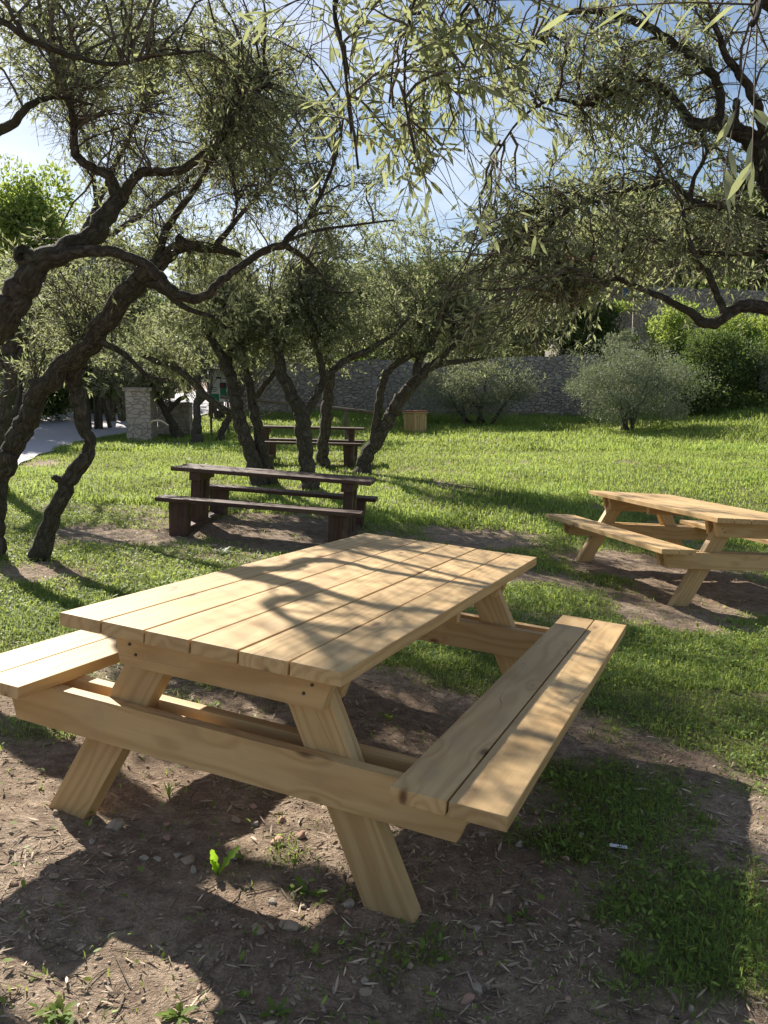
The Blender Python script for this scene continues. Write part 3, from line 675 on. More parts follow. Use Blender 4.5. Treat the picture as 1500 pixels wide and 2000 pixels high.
# --- multi-stem tree left of centre
olive('many-stemmed dark olive rising just left behind the dark table',
 [[(505, 948, 12.0, 22, 1), (492, 890, 12.0, 17), (472, 840, 12, 17), (462, 800, 12, 16), (455, 760, 12, 14), (445, 715, 12, 14), (425, 680, 12, 10), (400, 640, 12, 7), (380, 600, 12, 4)],
  [(522, 935, 12.1, 19, 1), (512, 880, 12.1, 14), (500, 820, 12.1, 13), (490, 770, 12.1, 11), (480, 720, 12.1, 10), (470, 680, 12.1, 8), (480, 630, 12.1, 5)],
  [(502, 930, 11.9, 15, 1), (488, 870, 11.95, 11), (468, 820, 12, 10), (430, 795, 12, 9), (395, 765, 12.1, 9), (365, 735, 12.1, 9), (335, 715, 12.2, 8), (300, 705, 12.2, 7), (270, 690, 12.2, 4)],
  [(500, 775, 12.1, 8), (530, 735, 12.1, 6), (550, 700, 12.1, 4)],
  [(445, 715, 12, 9), (450, 670, 12, 7), (440, 610, 12, 5), (450, 550, 12, 3)]],
 [(440, 650, 12.2, 120, 50, 1., 50), (340, 660, 12.4, 110, 50, .9, 40), (420, 580, 12.4, 130, 60, 1.1, 50), (470, 500, 12.6, 130, 60, 1.1, 34), (500, 600, 12.4, 90, 70, .9, 34)], leaf=.075, group=GO, sides=10, nl=13)
# --- right-leaning tree
olive('olive with two stems leaning right, rooted at the right end of the dark table',
 [[(705, 925, 13.0, 19, 1), (722, 885, 13, 17), (745, 845, 13, 17), (765, 808, 13, 16), (785, 775, 13, 16), (812, 745, 13, 15), (835, 722, 13, 12), (862, 710, 13, 8), (905, 706, 13, 5), (950, 700, 13, 3)],
  [(728, 880, 13, 13), (732, 830, 13, 11), (742, 780, 13, 10), (752, 735, 13, 9), (778, 708, 13, 8), (815, 690, 13, 7), (850, 680, 13, 4)],
  [(812, 748, 13, 11), (815, 715, 13, 10), (822, 700, 13, 7), (850, 660, 13, 5), (870, 620, 13, 3)],
  [(835, 725, 13, 10), (870, 690, 13, 7), (900, 660, 13, 5), (920, 620, 13, 3)]],
 [(850, 640, 13.3, 130, 60, 1.1, 60), (780, 590, 13.4, 110, 70, 1., 50), (900, 580, 13.6, 120, 70, 1.1, 50), (830, 520, 13.6, 130, 60, 1.1, 50), (790, 450, 13.6, 90, 60, 1., 26), (960, 640, 13.3, 80, 50, .8, 24)],
 leaf=.078, group=GO, sides=10, nl=13)
# --- farther olives by the pillar
olive('far crooked olive just right of the stone pillar',
 [[(350, 858, 19.5, 14, 1), (335, 825, 19.5, 10), (318, 795, 19.5, 8), (305, 765, 19.5, 7), (295, 735, 19.5, 6), (285, 700, 19.5, 4)], [(325, 805, 19.5, 7), (350, 780, 19.5, 6), (362, 775, 19.5, 5)]],
 [(270, 705, 20, 90, 45, 1.5, 60), (190, 700, 21, 90, 50, 1.5, 40), (230, 760, 20.5, 60, 40, 1., 26)], leaf=.12, group=GO, sides=8, nl=13, mat=OLEAF2)
olive('far upright olive between the stone pillar and the information board',
 [[(384, 866, 19.0, 14, 1), (386, 830, 19, 11), (384, 795, 19, 9), (388, 760, 19, 8), (376, 725, 19, 6), (365, 690, 19, 4)], [(386, 790, 19, 6), (405, 770, 19, 5), (415, 755, 19, 3)]],
 [(345, 700, 20, 80, 50, 1.3, 50), (390, 650, 20, 90, 50, 1.4, 50), (330, 740, 20, 50, 22, .8, 14)], leaf=.12, group=GO, sides=8, nl=13, mat=OLEAF2)
olive('short far olive stem in front of the information board',
 [[(428, 862, 18.5, 10, 1), (440, 830, 18.5, 8), (455, 800, 18.5, 7), (470, 770, 18.5, 6), (480, 730, 18.5, 4)]],
 [(500, 660, 19.5, 90, 50, 1.3, 50), (560, 650, 20, 80, 50, 1.3, 40)], leaf=.12, group=GO, sides=8, nl=13, mat=OLEAF2)
# --- right overhanging tree
olive('big overhanging olive entering from the right edge, with a low limb that dips and rises',
 [[(1900, 1250, 4.3, 60, 1), (1800, 1000, 4.3, 50), (1700, 760, 4.3, 46), (1620, 560, 4.3, 42), (1560, 440, 4.3, 38), (1515, 350, 4.3, 34), (1492, 300, 4.3, 28), (1455, 265, 4.3, 20), (1400, 248, 4.3, 20), (1360, 242, 4.3, 14), (1325, 205, 4.3, 10), (1295, 170, 4.3, 8), (1250, 160, 4.3, 7), (1190, 185, 4.3, 5), (1150, 205, 4.3, 5), (1080, 195, 4.3, 4), (1020, 230, 4.3, 3), (960, 310, 4.2, 2)],
  [(1400, 245, 4.3, 13), (1405, 200, 4.3, 12), (1395, 150, 4.3, 11), (1350, 110, 4.3, 10), (1300, 75, 4.3, 10), (1250, 45, 4.3, 9), (1190, 28, 4.3, 8), (1110, 24, 4.3, 7), (1060, 70, 4.3, 4), (1000, 130, 4.3, 3), (900, 160, 4.2, 2)],
  [(1490, 295, 4.3, 14), (1485, 230, 4.2, 12), (1460, 170, 4.2, 11), (1425, 120, 4.2, 9), (1400, 60, 4.2, 7), (1370, -20, 4.2, 6)],
  [(1438, 250, 4.25, 9), (1437, 215, 4.25, 8), (1437, 195, 4.25, 7)],
  [(1500, 325, 4.3, 22), (1465, 345, 4.3, 16), (1440, 370, 4.3, 13), (1430, 398, 4.3, 10), (1390, 398, 4.3, 8), (1350, 392, 4.3, 8), (1355, 350, 4.3, 5), (1380, 300, 4.3, 5), (1370, 260, 4.3, 5)],
  [(1350, 392, 4.3, 7), (1310, 355, 4.3, 6), (1250, 370, 4.25, 5), (1180, 375, 4.2, 5), (1130, 400, 4.2, 5), (1080, 440, 4.2, 3), (1050, 510, 4.1, 2)],
  [(1700, 640, 4.2, 26), (1600, 600, 4.2, 22), (1500, 602, 4.2, 17), (1450, 600, 4.2, 16), (1420, 615, 4.2, 14), (1395, 632, 4.2, 13), (1370, 628, 4.2, 13), (1345, 608, 4.2, 10), (1300, 585, 4.2, 8), (1240, 560, 4.2, 7), (1205, 545, 4.2, 6), (1170, 560, 4.2, 3), (1120, 600, 4.1, 2)],
  [(1415, 612, 4.2, 11), (1400, 575, 4.2, 9), (1375, 520, 4.2, 9), (1355, 495, 4.2, 6), (1340, 440, 4.2, 5), (1330, 390, 4.2, 4)],
  [(1600, 520, 4.3, 14), (1530, 488, 4.38, 10), (1450, 495, 4.4, 7), (1360, 492, 4.4, 6), (1290, 470, 4.4, 5), (1230, 480, 4.3, 4), (1180, 560, 4.2, 3)],
  [(1565, 450, 4.3, 26), (1610, 280, 4.2, 22), (1560, 60, 3.95, 19), (1400, -60, 3.6, 16), (1150, -140, 3.1, 13), (900, -120, 2.7, 10), (700, -60, 2.4, 6), (655, 20, 2.3, 5), (672, 120, 2.25, 3), (685, 260, 2.2, 2)],
  [(1000, -135, 2.85, 9), (850, -40, 2.6, 5), (780, 60, 2.5, 3), (760, 200, 2.45, 2)]],
 [(1230, 90, 4.4, 160, 110, .8, 90), (1080, 130, 4.2, 140, 120, .7, 70), (1330, 300, 4.5, 130, 110, .7, 60), (1180, 310, 4.3, 150, 90, .6, 60), (1130, 440, 4.2, 150, 90, .6, 62), (1290, 480, 4.5, 150, 80, .6, 60), (1430, 460, 4.6, 110, 80, .6, 40), (1000, 500, 4.0, 110, 90, .5, 44), (960, 400, 4.0, 90, 60, .4, 16), (1400, 40, 4.4, 110, 80, .7, 40), (1080, 590, 4.1, 110, 60, .4, 26), (950, 620, 3.9, 100, 60, .4, 22), (1230, 210, 4.4, 120, 60, .6, 30), (890, 560, 4.0, 90, 70, .4, 22), (1450, 320, 4.6, 70, 60, .4, 10), (1250, 540, 4.6, 80, 30, .3, 8)],
 leaf=.05, group=GO, per=8, nl=10, sides=12, dens=.42, twr=1.4)
olive('olive boughs with large leaves hanging down from above the picture, nearest the camera',
 [[(2050, 1500, 1.9, 70, 1), (2000, 900, 1.9, 60), (1900, 300, 1.9, 50), (1700, -60, 2.0, 40), (1400, -230, 2.1, 28), (1100, -260, 2.2, 18), (850, -200, 2.2, 10), (740, -100, 2.2, 6), (655, -10, 2.2, 4), (668, 90, 2.2, 3.5), (684, 210, 2.2, 2.5), (700, 330, 2.2, 1.5)],
  [(900, -215, 2.2, 8), (840, -80, 2.2, 5), (800, 40, 2.2, 3.5), (790, 180, 2.2, 2.5), (810, 300, 2.2, 1.5)],
  [(1000, -240, 2.2, 8), (960, -60, 2.3, 5), (880, 60, 2.4, 3), (850, 160, 2.4, 2)],
  [(1450, -220, 2.0, 10), (1480, -80, 1.3, 6), (1485, 0, 1.15, 3), (1470, 50, 1.1, 2)]],
 [(740, 60, 2.3, 120, 120, .3, 8), (760, 220, 2.3, 120, 110, .3, 6), (860, 110, 2.4, 130, 120, .3, 8), (900, 230, 2.5, 100, 80, .25, 5), (590, 40, 2.3, 80, 40, .2, 3), (960, 60, 2.5, 80, 80, .25, 10), (820, 330, 2.4, 60, 40, .15, 4), (1440, 20, 1.15, 60, 20, .06, 1)],
 leaf=.05, near=True, group=GO, per=5, nl=10, gn=.1)

# ------------------------------------------------------------------ shrubs and far trees: leaf clouds
def cloud(radii, n, leaf, lumps=14, seed=0, hollow=.35, wr=.5):
    r = np.random.default_rng(seed); radii = np.array(radii)
    c = r.normal(size=(lumps, 3)); c /= np.linalg.norm(c, axis=1)[:, None]; c *= r.uniform(.3, .95, (lumps, 1))
    s = r.uniform(.16, .48, lumps)
    k = r.integers(0, lumps, n); d = r.normal(size=(n, 3)); d /= np.linalg.norm(d, axis=1)[:, None]
    P = (c[k]+d*(s[k]*r.uniform(hollow, 1.08, n)**.6)[:, None]*(1+.5*(r.uniform(0, 1, n) > .93))[:, None])*radii
    D_ = d*.5+r.normal(size=(n, 3))*.6+np.array([0, 0, .25]); D_ /= np.linalg.norm(D_, axis=1)[:, None]
    Ln = leaf*r.uniform(.6, 1.3, n)
    V, Q, T, kk = leaves_geo(P, D_, r.normal(size=(n, 3)), Ln, Ln*wr)
    return V, Q, np.repeat(np.clip(r.normal(.45, .22, n)+(s[k]-.37), 0, 1), kk)
def shrub(name, label, cat, px, py, D, rx, ry, rd, n, leaf, mat, stem=None, seed=1, group=None, lumps=14, wr=.5, base_py=None):
    c = W(px, py, D); gz = float(hz0(c[0], D)) if base_py is None else W(px, base_py, D)[2]
    root = empty(name, (c[0], D, gz)); tag(root, label, cat, group)
    sx, sz = rx*D/FPX, ry*D/FPX
    V, Q, A = cloud((sx, rd, sz), n, leaf, lumps, seed, wr=wr); V = V+np.array([0, 0, c[2]-gz])
    npmesh('foliage', V, [Q], mat, root, {'rnd': A})
    bag = Bag(); r = np.random.default_rng(seed+5)
    for i in range(stem if stem is not None else 5):
        a = r.normal(size=2)*.12*sx; e = np.array([r.uniform(-.6, .6)*sx, r.uniform(-.5, .5)*rd, c[2]-gz+r.uniform(-.2, .6)*sz])
        p0 = np.array([a[0], a[1], -.05]); m_ = (p0+e)/2+r.normal(size=3)*.1*sz
        C = catmull(np.array([p0, m_, e]), 5); V, Q, T, G = tube(C, np.linspace(max(.02, .05*sz), .012, len(C)), 7, .12, i)
        bag.add(V, Q, T, G)
    bag.build('stems' if name != 'tree' else 'trunk', BARK, root, 'bk', True)
    return root
# meadow shrubs
shrub('olive_bush', 'low grey-green bushy young olive standing alone at the right of the meadow', 'shrub', 1235, 752, 26, 128, 74, 1.8, 36000, .075, SILV, 7, 2, 'bushes along the meadow edge', 44, .3)
shrub('olive_bush', 'wide low dark scrub against the dry stone wall, right of the waste bin', 'shrub', 935, 760, 28.5, 140, 74, 1.5, 22000, .08, OLEAF2, 6, 3, 'bushes along the meadow edge', 34, .3)
shrub('leafy_bush', 'tall dark green leafy bush right of the grey-green olive', 'shrub', 1390, 735, 29, 105, 85, 1.8, 30000, .10, DKLEAF, 5, 4, 'bushes along the meadow edge', 40)
shrub('leafy_bush', 'bright lime green shrub above the grey-green olive, against the terrace wall', 'shrub', 1325, 665, 32, 60, 62, 1.2, 9500, .12, BRLEAF, 4, 5, 'bushes along the meadow edge', 26)
shrub('leafy_bush', 'bright lime green shrub below the low olive limb, against the terrace wall', 'shrub', 1430, 672, 32, 66, 66, 1.2, 9500, .12, BRLEAF, 4, 6, 'bushes along the meadow edge', 26)
shrub('olive_bush', 'pale olive bush cut off by the right edge', 'shrub', 1515, 715, 28, 50, 60, 1.2, 5000, .10, SILV, 5, 7, 'bushes along the meadow edge', 14, .3)
shrub('silver_shrub', 'upright silvery shoots growing over the end of the dry stone wall', 'shrub', 1210, 670, 30, 38, 32, .5, 1500, .10, SILV, 6, 8, None, 14, .3)
shrub('ivy_hedge', 'dark green ivy mass with sunlit top hanging over the wall by the stone house', 'hedge', 1160, 640, 34, 100, 60, 1.6, 20000, .13, DKLEAF, 5, 9, None, 20)
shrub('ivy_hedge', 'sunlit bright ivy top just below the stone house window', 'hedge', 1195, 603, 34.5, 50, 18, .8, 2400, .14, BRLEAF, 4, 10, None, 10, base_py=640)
shrub('leafy_bush', 'yellow-green climber at the right edge above the terrace', 'shrub', 1500, 640, 33, 30, 50, .8, 3000, .15, BRLEAF, 3, 30, None, 10)
# left, beyond the road
GL = 'trees beyond the road'
def btree(label, px, py, D, rx, ry, n, leaf, mat, seed, group=GL, base=None):
    return shrub('tree', label, 'tree', px, py, D, rx, ry, rx*D/FPX*.8, n, leaf, mat, 5, seed, group, 44, .5, base)
btree('sunlit light green tree beyond the road at the left edge', 45, 460, 34, 110, 120, 16000, .22, BRLEAF, 11)
btree('grey-green tree beyond the road behind the crossing stems', 210, 560, 30, 120, 120, 14000, .19, OLEAF2, 12)
btree('dark tree overhanging the road left of the stone pillar', 180, 690, 27, 100, 85, 13000, .17, DKLEAF, 13)
btree('mid-green tree at the far left beside the road', 10, 650, 24, 90, 110, 11000, .16, OLEAF2, 14)
btree('low dark bush row end beside the road bend', 60, 770, 30, 110, 45, 7000, .17, DKLEAF, 15)
btree('dark bush closing the view at the road bend', 235, 770, 33, 90, 70, 9000, .17, DKLEAF, 25)
btree('big grey-green tree behind the bushes beyond the road', 120, 690, 38, 210, 110, 16000, .24, OLEAF2, 26)
btree('olive-grey tree behind the information board', 420, 590, 31, 120, 90, 13000, .19, OLEAF2, 16)
btree('olive-grey tree behind the railing', 600, 600, 33, 120, 80, 12000, .19, OLEAF2, 17)
btree('dark tree over the middle of the dry stone wall', 760, 600, 35, 140, 105, 20000, .18, DKLEAF, 18, 'trees above the dry stone wall')
btree('broad tree over the wall left of the ivy', 970, 600, 36, 150, 105, 22000, .19, OLEAF2, 19, 'trees above the dry stone wall')
btree('grey-green tree standing above the ivy and the stone house', 1150, 500, 48, 140, 90, 16000, .24, OLEAF2, 33, 'trees above the dry stone wall', 600)
btree('olive tree rising over the terrace wall behind the lime green shrubs', 1330, 500, 42, 130, 75, 15000, .22, OLEAF2, 34, 'trees above the dry stone wall', 590)
btree('dense tree above the terrace wall at the right edge', 1480, 460, 43, 110, 95, 15000, .22, DKLEAF, 35, 'trees above the dry stone wall', 590)

# hill and hillside trees
hx = np.linspace(-90, 120, 60); hy = np.linspace(44, 190, 40); HX, HY = np.meshgrid(hx, hy)
def hillz(x, y):
    k = np.clip((y-46)/60, 0, 1); k = k*k*(3-2*k)
    return hz0(x, y)-.6+k*np.interp(x, [-90, -30, -5, 10, 30, 60, 120], [4, 4, 5, 9, 17, 20, 22])+(fbm(x*.1, y*.1, 61)-.5)*2*k
ii = np.arange(60*40).reshape(40, 60); Fh = np.stack([ii[:-1, :-1], ii[:-1, 1:], ii[1:, 1:], ii[1:, :-1]], -1).reshape(-1, 4)
HILLM = flat('hillside_scrub', (.07, .08, .035), .95, .5, .4)
tag(npmesh('hill', np.stack([HX, HY, hillz(HX, HY)], -1).reshape(-1, 3), [Fh], HILLM, smooth=True), kind='structure')
Vc, Qc, Ac = cloud((2.6, 2.6, 2.3), 4200, .34, 24, 50, wr=.55)
proto = None; r = np.random.default_rng(4); k = 0
for i in range(55):
    yy_ = r.uniform(50, 112); xx_ = r.uniform(-.33, .47)*yy_; 
    if xx_ < -4 and yy_ < 60: continue
    z_ = float(hillz(xx_, yy_)); s = r.uniform(.6, 1.25)
    if proto is None:
        root = empty('tree', (xx_, yy_, z_)); proto = root
        tag(root, 'dark round tree on the hillside behind the stone wall', 'tree', 'trees on the hillside')
        npmesh('crown', Vc+np.array([0, 0, 3.0]), [Qc], OLEAF2 if k % 2 else DKLEAF, root, {'rnd': Ac})
        C = np.array([[0, 0, -.4], [.05, 0, .8], [0, .1, 2.6]]); V, Q, T, G = tube(catmull(C, 4), np.linspace(.22, .1, 9), 7, .1, 2)
        b = Bag(); b.add(V, Q, T, G); b.build('trunk', BARK, root, 'bk', True)
    else:
        root = copy_thing(proto, (xx_, yy_, z_), Matrix.Rotation(r.uniform(0, 6), 3, 'Z'))
    root.scale = (s, s, s*r.uniform(.85, 1.15)); k += 1

# ------------------------------------------------------------------ walls, house
def wall(name, label, path, h, th, mat, cat='wall', capst=True, hole=None):
    """path: list of (x,y,ztop) ; wall follows ground"""
    P = np.array(path, float); n = max(2, int(np.sum(np.linalg.norm(np.diff(P[:, :2], axis=0), axis=1))/.25))
    t = np.linspace(0, len(P)-1, n); X_ = np.interp(t, range(len(P)), P[:, 0]); Y_ = np.interp(t, range(len(P)), P[:, 1]); Zt = np.interp(t, range(len(P)), P[:, 2])
    Zt = Zt+(vn(t*n/len(P)*1.1, t*0, 3)-.5)*.12+(fbm(t*n/len(P)*.15, t*0, 13, 2)-.5)*.35
    s = np.concatenate([[0], np.cumsum(np.hypot(np.diff(X_), np.diff(Y_)))])
    dx = np.gradient(X_); dy = np.gradient(Y_); l = np.hypot(dx, dy); nxv, nyv = dy/l, -dx/l
    rows = 14; V = []; G = []
    zb = hz0(X_, Y_)-.4
    for j in range(rows+1):
        f = j/rows; z = zb+(Zt-zb)*f; o = (th/2)*(1.12-.12*f)+(vn(s*3, z*3, 8)-.5)*.07
        V.append(np.stack([X_+nxv*o, Y_+nyv*o, z], -1)); G.append(np.stack([s, np.full(n, 0.), z], -1))
    for j in range(rows, -1, -1):
        f = j/rows; z = zb+(Zt-zb)*f; o = (th/2)*(1.12-.12*f)
        V.append(np.stack([X_-nxv*o, Y_-nyv*o, z], -1)); G.append(np.stack([s, np.full(n, th), z], -1))
    V = np.stack(V); G = np.stack(G); m = V.shape[0]; ii = np.arange(m*n).reshape(m, n)
    F = np.stack([ii[:-1, :-1], ii[:-1, 1:], ii[1:, 1:], ii[1:, :-1]], -1).reshape(-1, 4)
    Fe = []
    for c in (0, n-1):
        for j in range(rows): Fe.append([ii[j, c], ii[j+1, c], ii[m-2-j, c], ii[m-1-j, c]])
    o = npmesh(name, V.reshape(-1, 3), [np.vstack([F, np.array(Fe)])], mat, attrs={'st': G.reshape(-1, 3)})
    return tag(o, label, cat)
a = W(1165, 700, 31.5); b = W(640, 704, 33); c = W(505, 708, 33)
wall('dry_stone_wall', 'long grey dry stone wall along the back of the meadow', [(c[0]-1, 33, c[2]), (b[0], 33, b[2]), (a[0], 31.5, a[2])], 2, .6, STONE)
a = W(1238, 560, 38); b = W(1640, 585, 36)
wall('terrace_wall', 'tall shaded stone terrace wall above the bushes on the right', [(a[0], 38, a[2]), (b[0], 36, b[2])], 5, .8, STONE)
a = W(1380, 690, 33); b = W(1640, 676, 33)
wall('low_wall', 'low coped stone wall at the right edge behind the bushes', [(a[0], 33, a[2]), (b[0], 33, b[2])], 1, .5, STONE)
# stone pillar at the road
def stone_box(cx, cy, w_, d_, z0, z1, parent, name, mat, rz=0.):
    m = MB(); bm = bmesh.new(); bmesh.ops.create_cube(bm, size=1)
    bmesh.ops.subdivide_edges(bm, edges=list(bm.edges), cuts=9, use_grid_fill=True)
    V = np.array([v.co[:] for v in bm.verts]); F = [[v.index for v in f.verts] for f in bm.faces]; bm.free()
    V = V*np.array([w_, d_, z1-z0]); q = V.copy()
    V = V*(1+(vn(V[:, 0]*4+V[:, 1]*3, V[:, 2]*4, 5)-.5)[:, None]*.05)
    c, s = math.cos(rz), math.sin(rz); V = np.stack([V[:, 0]*c-V[:, 1]*s, V[:, 0]*s+V[:, 1]*c, V[:, 2]], -1)+np.array([cx, cy, (z0+z1)/2])
    m.add(V, F, q+3); return m.build(name, mat, parent, 'st')
p = W(278, 842, 23); z0 = p[2]; z1 = W(278, 764, 23)[2]
root = empty('stone_pillar', (p[0], 23, z0)); tag(root, 'short square pillar of pale cut stone at the roadside', 'pillar')
stone_box(0, 0, .66, .66, -.35, z1-z0, root, 'shaft', STONE_B); stone_box(0, 0, .78, .78, z1-z0+.002, z1-z0+.09, root, 'cap', STONE_B)
a = W(310, 778, 24.5); b = W(372, 784, 24.5)
wall('low_wall', 'low pale block wall running right from the stone pillar', [(a[0], 24.5, a[2]), (b[0], 24.5, b[2])], 1, .4, STONE_B)
# house
p = W(1165, 640, 44); zt = W(1165, 555, 44)[2]; x0 = W(1095, 600, 44)[0]; x1 = W(1262, 600, 44)[0]
root = empty('stone_house', ((x0+x1)/2, 46, hz0(0, 46))); tag(root, 'ochre stone house gable with one small window above the ivy', 'house')
hw = x1-x0; gz = float(hz0(0, 46))-.5
stone_box(0, 0, hw, 4, -.5, zt-gz+.6, root, 'wall', STONE_S)
m = MB(); m.board((0, 0, zt-gz+.72), hw+.5, 4.6, .16, 'x', .02); rf = m.build('roof', TERRA, root)
wx = W(1223, 571, 44); m = MB(); m.board((wx[0]-(x0+x1)/2, -2.03, wx[2]-gz-.5+.0), .62, .42, .06, 'z', .01); fr = m.build('window', CREAM, root)
m = MB(); m.board((wx[0]-(x0+x1)/2, -2.07, wx[2]-gz-.5), .52, .32, .04, 'z', .004); m.build('pane', GLASS, fr)
pass
# waste bin
p = W(811, 851, 25.5); bz = float(hz0(p[0], 25.5))
root = empty('waste_bin', (p[0], 25.5, bz-.02), Matrix.Rotation(math.radians(40), 3, 'Z')); tag(root, 'waste bin clad in yellow vertical timber slats under a reddish lid, in the meadow', 'waste bin')
for fc in range(4):
    m = MB()
    for i in range(5):
        V, F, G = board_geo(.62, .082, .02, .002); P = np.stack([-.19+.095*i+V[:, 1], -.235+V[:, 2], .31+V[:, 0]], -1)
        if fc == 1 and i in (1, 2, 3): P[:, 2] = np.minimum(P[:, 2], .36)
        a_ = fc*math.pi/2; P = np.stack([P[:, 0]*math.cos(a_)-P[:, 1]*math.sin(a_), P[:, 0]*math.sin(a_)+P[:, 1]*math.cos(a_), P[:, 2]], -1); m.add(P, F, G)
    m.build('slat_panel', BINW, root)
m = MB()
for sx in (-1, 1):
    for sy in (-1, 1): m.board((sx*.215, sy*.215, .31), .64, .05, .05, 'z', .003)
m.build('corner_posts', BINW, root)
m = MB(); m.board((0, 0, .30), .56, .34, .34, 'z', .02); m.build('liner', flat('dark_liner', (.02, .02, .02), .5), root)
m = MB(); m.board((0, 0, .645), .56, .56, .03, 'x', .006); m.build('lid_frame', BINW, root)
m = MB(); m.board((0, 0, .69), .54, .54, .055, 'x', .02); m.build('lid', TERRA, root)
# railing
root = empty('wooden_railing', tuple(W(610, 830, 22))); tag(root, 'weathered round-pole railing with a diagonal brace behind the far dark table', 'railing')
o0 = W(610, 830, 22)
def pole(name, A, B, r_, parent, o0, mat=GREYW):
    C = catmull(np.array([A, (A+B)/2+rng.normal(size=3)*.01, B]), 5)-o0; V, Q, T, G = tube(C, np.full(len(C), r_), 9, .05, 3)
    G = G[:, [2, 0, 1]]; b_ = Bag(); b_.add(V, Q, T, G); return b_.build(name, mat, parent, 'g', True)
pole('rail', W(430, 775, 22), W(730, 806, 22), .045, root, o0)
pole('brace', W(500, 817, 22), W(562, 793, 22), .022, root, o0)
for px in (500, 676): 
    A = W(px, 845, 22); A[2] = hz0(A[0], 22)-.1; pole('post', A, W(px, 782+(px-500)*.11, 22), .055, root, o0)
# information board
o0 = W(428, 850, 24); o0[2] = hz0(o0[0], 24); x0 = W(408, 755, 24)[0]-o0[0]; x1 = W(446, 755, 24)[0]-o0[0]; zb = W(428, 785, 24)[2]-o0[2]; zt = W(428, 724, 24)[2]-o0[2]
root = empty('information_board', tuple(o0)); tag(root, 'white and green information board on posts among the trunks', 'sign')
wd = x1-x0; xm = (x0+x1)/2
m = MB(); m.board((xm, 0, (zb+zt)/2), zt-zb, wd, .03, 'z', .003); pn = m.build('panel', WHITE, root)
def patch(name, fx0, fx1, fz0, fz1, mat, y=-.018):
    m = MB(); m.board((x0+wd*(fx0+fx1)/2, y, zb+(zt-zb)*(fz0+fz1)/2), (zt-zb)*(fz1-fz0), wd*(fx1-fx0), .006, 'z', .0005); return m.build(name, mat, pn)
patch('green_field', 0.0, .52, .02, .26, GREEN); patch('picture', .58, .92, .16, .62, GREEN); patch('picture_top', .58, .92, .45, .62, DPRINT, -.022)
patch('picture_figure', .64, .74, .46, .58, REDP, -.025); patch('logo', .38, .66, .74, .80, DPRINT); patch('heading', .70, .95, .74, .76, DPRINT)
patch('text_lines', .2, .42, .45, .47, DPRINT); patch('text_lines', .2, .44, .39, .41, DPRINT); patch('text_lines', .2, .40, .33, .35, DPRINT)
m = MB(); m.board((xm, 0, zt+.03), wd+.1, .18, .04, 'x', .005); m.build('roof', GREYW, root)
for s in (x0+.03, x1-.03):
    m = MB(); m.board((s, .03, zt/2-.1), zt+.2, .06, .05, 'z', .004); m.build('post', GREYW, root)
# notice plate on the low wall, fallen branch, white-and-red marker
p = W(331, 768, 24.1); m = MB(); m.board((0, 0, 0), .30, .30, .02, 'z', .003); o = m.build('notice_plate', CREAM); o.location = p; tag(o, 'small cream notice plate above the pale block wall', 'sign')
m = MB(); m.board((0, 0, -.25), .5, .04, .03, 'z', .003); q_ = m.build('stake', GREYW, o); q_.location = (0, .03, 0)
b_ = Bag(); C = catmull(np.array([W(296, 826, 22), W(300, 822, 21.9), W(315, 822, 21.8), W(329, 831, 21.7)]), 6); o0 = C[0].copy()
V, Q, T, G = tube(C-o0, np.linspace(.03, .02, len(C)), 8, .1, 4); b_.add(V, Q, T, G[:, [2, 0, 1]]); o = b_.build('fallen_branch', CUT, None, 'g', True); o.location = o0
tag(o, 'pale barkless bent branch lying by the foot of the stone pillar', 'branch')

# ------------------------------------------------------------------ grass
def blades(n, y0, y1, hgt, wid, seg, seed, dens_exp=1., xlim=(-.72, .82), tall=None):
    r = np.random.default_rng(seed)
    y = r.uniform(0, 1, n); y = (y0**.6+(y1**.6-y0**.6)*y)**(1/.6)
    x = r.uniform(*xlim, n)*(y+.8)
    m = turf(x, y); k = (r.uniform(0, 1, n) < np.clip((m-.33)/.5, .02, 1)**dens_exp) & (road_mask(x, y) < .05)
    x = x[k]; y = y[k]; m = m[k]; n = len(x)
    # tufts
    z = hz(x, y)-.004; h = hgt*r.uniform(.45, 1.3, n)*(.6+.5*m)*(.7+.7*fbm(x*1.5, y*1.5, 91, 2)); 
    if tall is not None: h = h*tall(x, y)
    az = r.uniform(0, 2*np.pi, n); lean = r.uniform(.15, 1.5, n); w_ = wid*r.uniform(.6, 1.3, n)
    B = np.stack([x, y, z], -1); s = np.stack([np.cos(az), np.sin(az), 0*az], -1); d = np.stack([-np.sin(az), np.cos(az), 0*az], -1)
    if tall is None: pass
    mid = B+np.array([0, 0, 1])*(h*.6)[:, None]+d*(h*lean*.3)[:, None]; tip = B+np.array([0, 0, 1])*(h*np.clip(1-.35*lean, .3, 1))[:, None]+d*(h*lean*.85)[:, None]
    hw = (s*w_[:, None]*.5)
    V = np.stack([B-hw, B+hw, mid+hw*.8, mid-hw*.8, tip], 1).reshape(-1, 3); b = np.arange(n)[:, None]*5
    c = np.clip((fbm(x*.8, y*.8, 55, 3)-.5)*1.6+(fbm(x*.25, y*.35, 58, 2)-.5)*.9+.43+np.clip((y-9)/20, 0, .25)+r.normal(size=n)*.2, 0, 1)
    return V, b+np.array([[0, 1, 2, 3]]), b+np.array([[3, 2, 4]]), np.repeat(c, 5)
gb = Bag()
gb.add(*[blades(150000, 1.1, 5.2, .042, .0042, 2, 1)[i] for i in (0, 1, 2, 3)])
gb.add(*[blades(215000, 4.6, 10.5, .045, .0065, 2, 2)[i] for i in (0, 1, 2, 3)])
tl = lambda x, y: 1+np.clip((y-24)/6, 0, 1)*1.3*(x > -3)+.5*(fbm(x*.5, y*.5, 71, 2) > .55)
gb.add(*[blades(260000, 10, 20, .065, .012, 2, 3, tall=tl)[i] for i in (0, 1, 2, 3)])
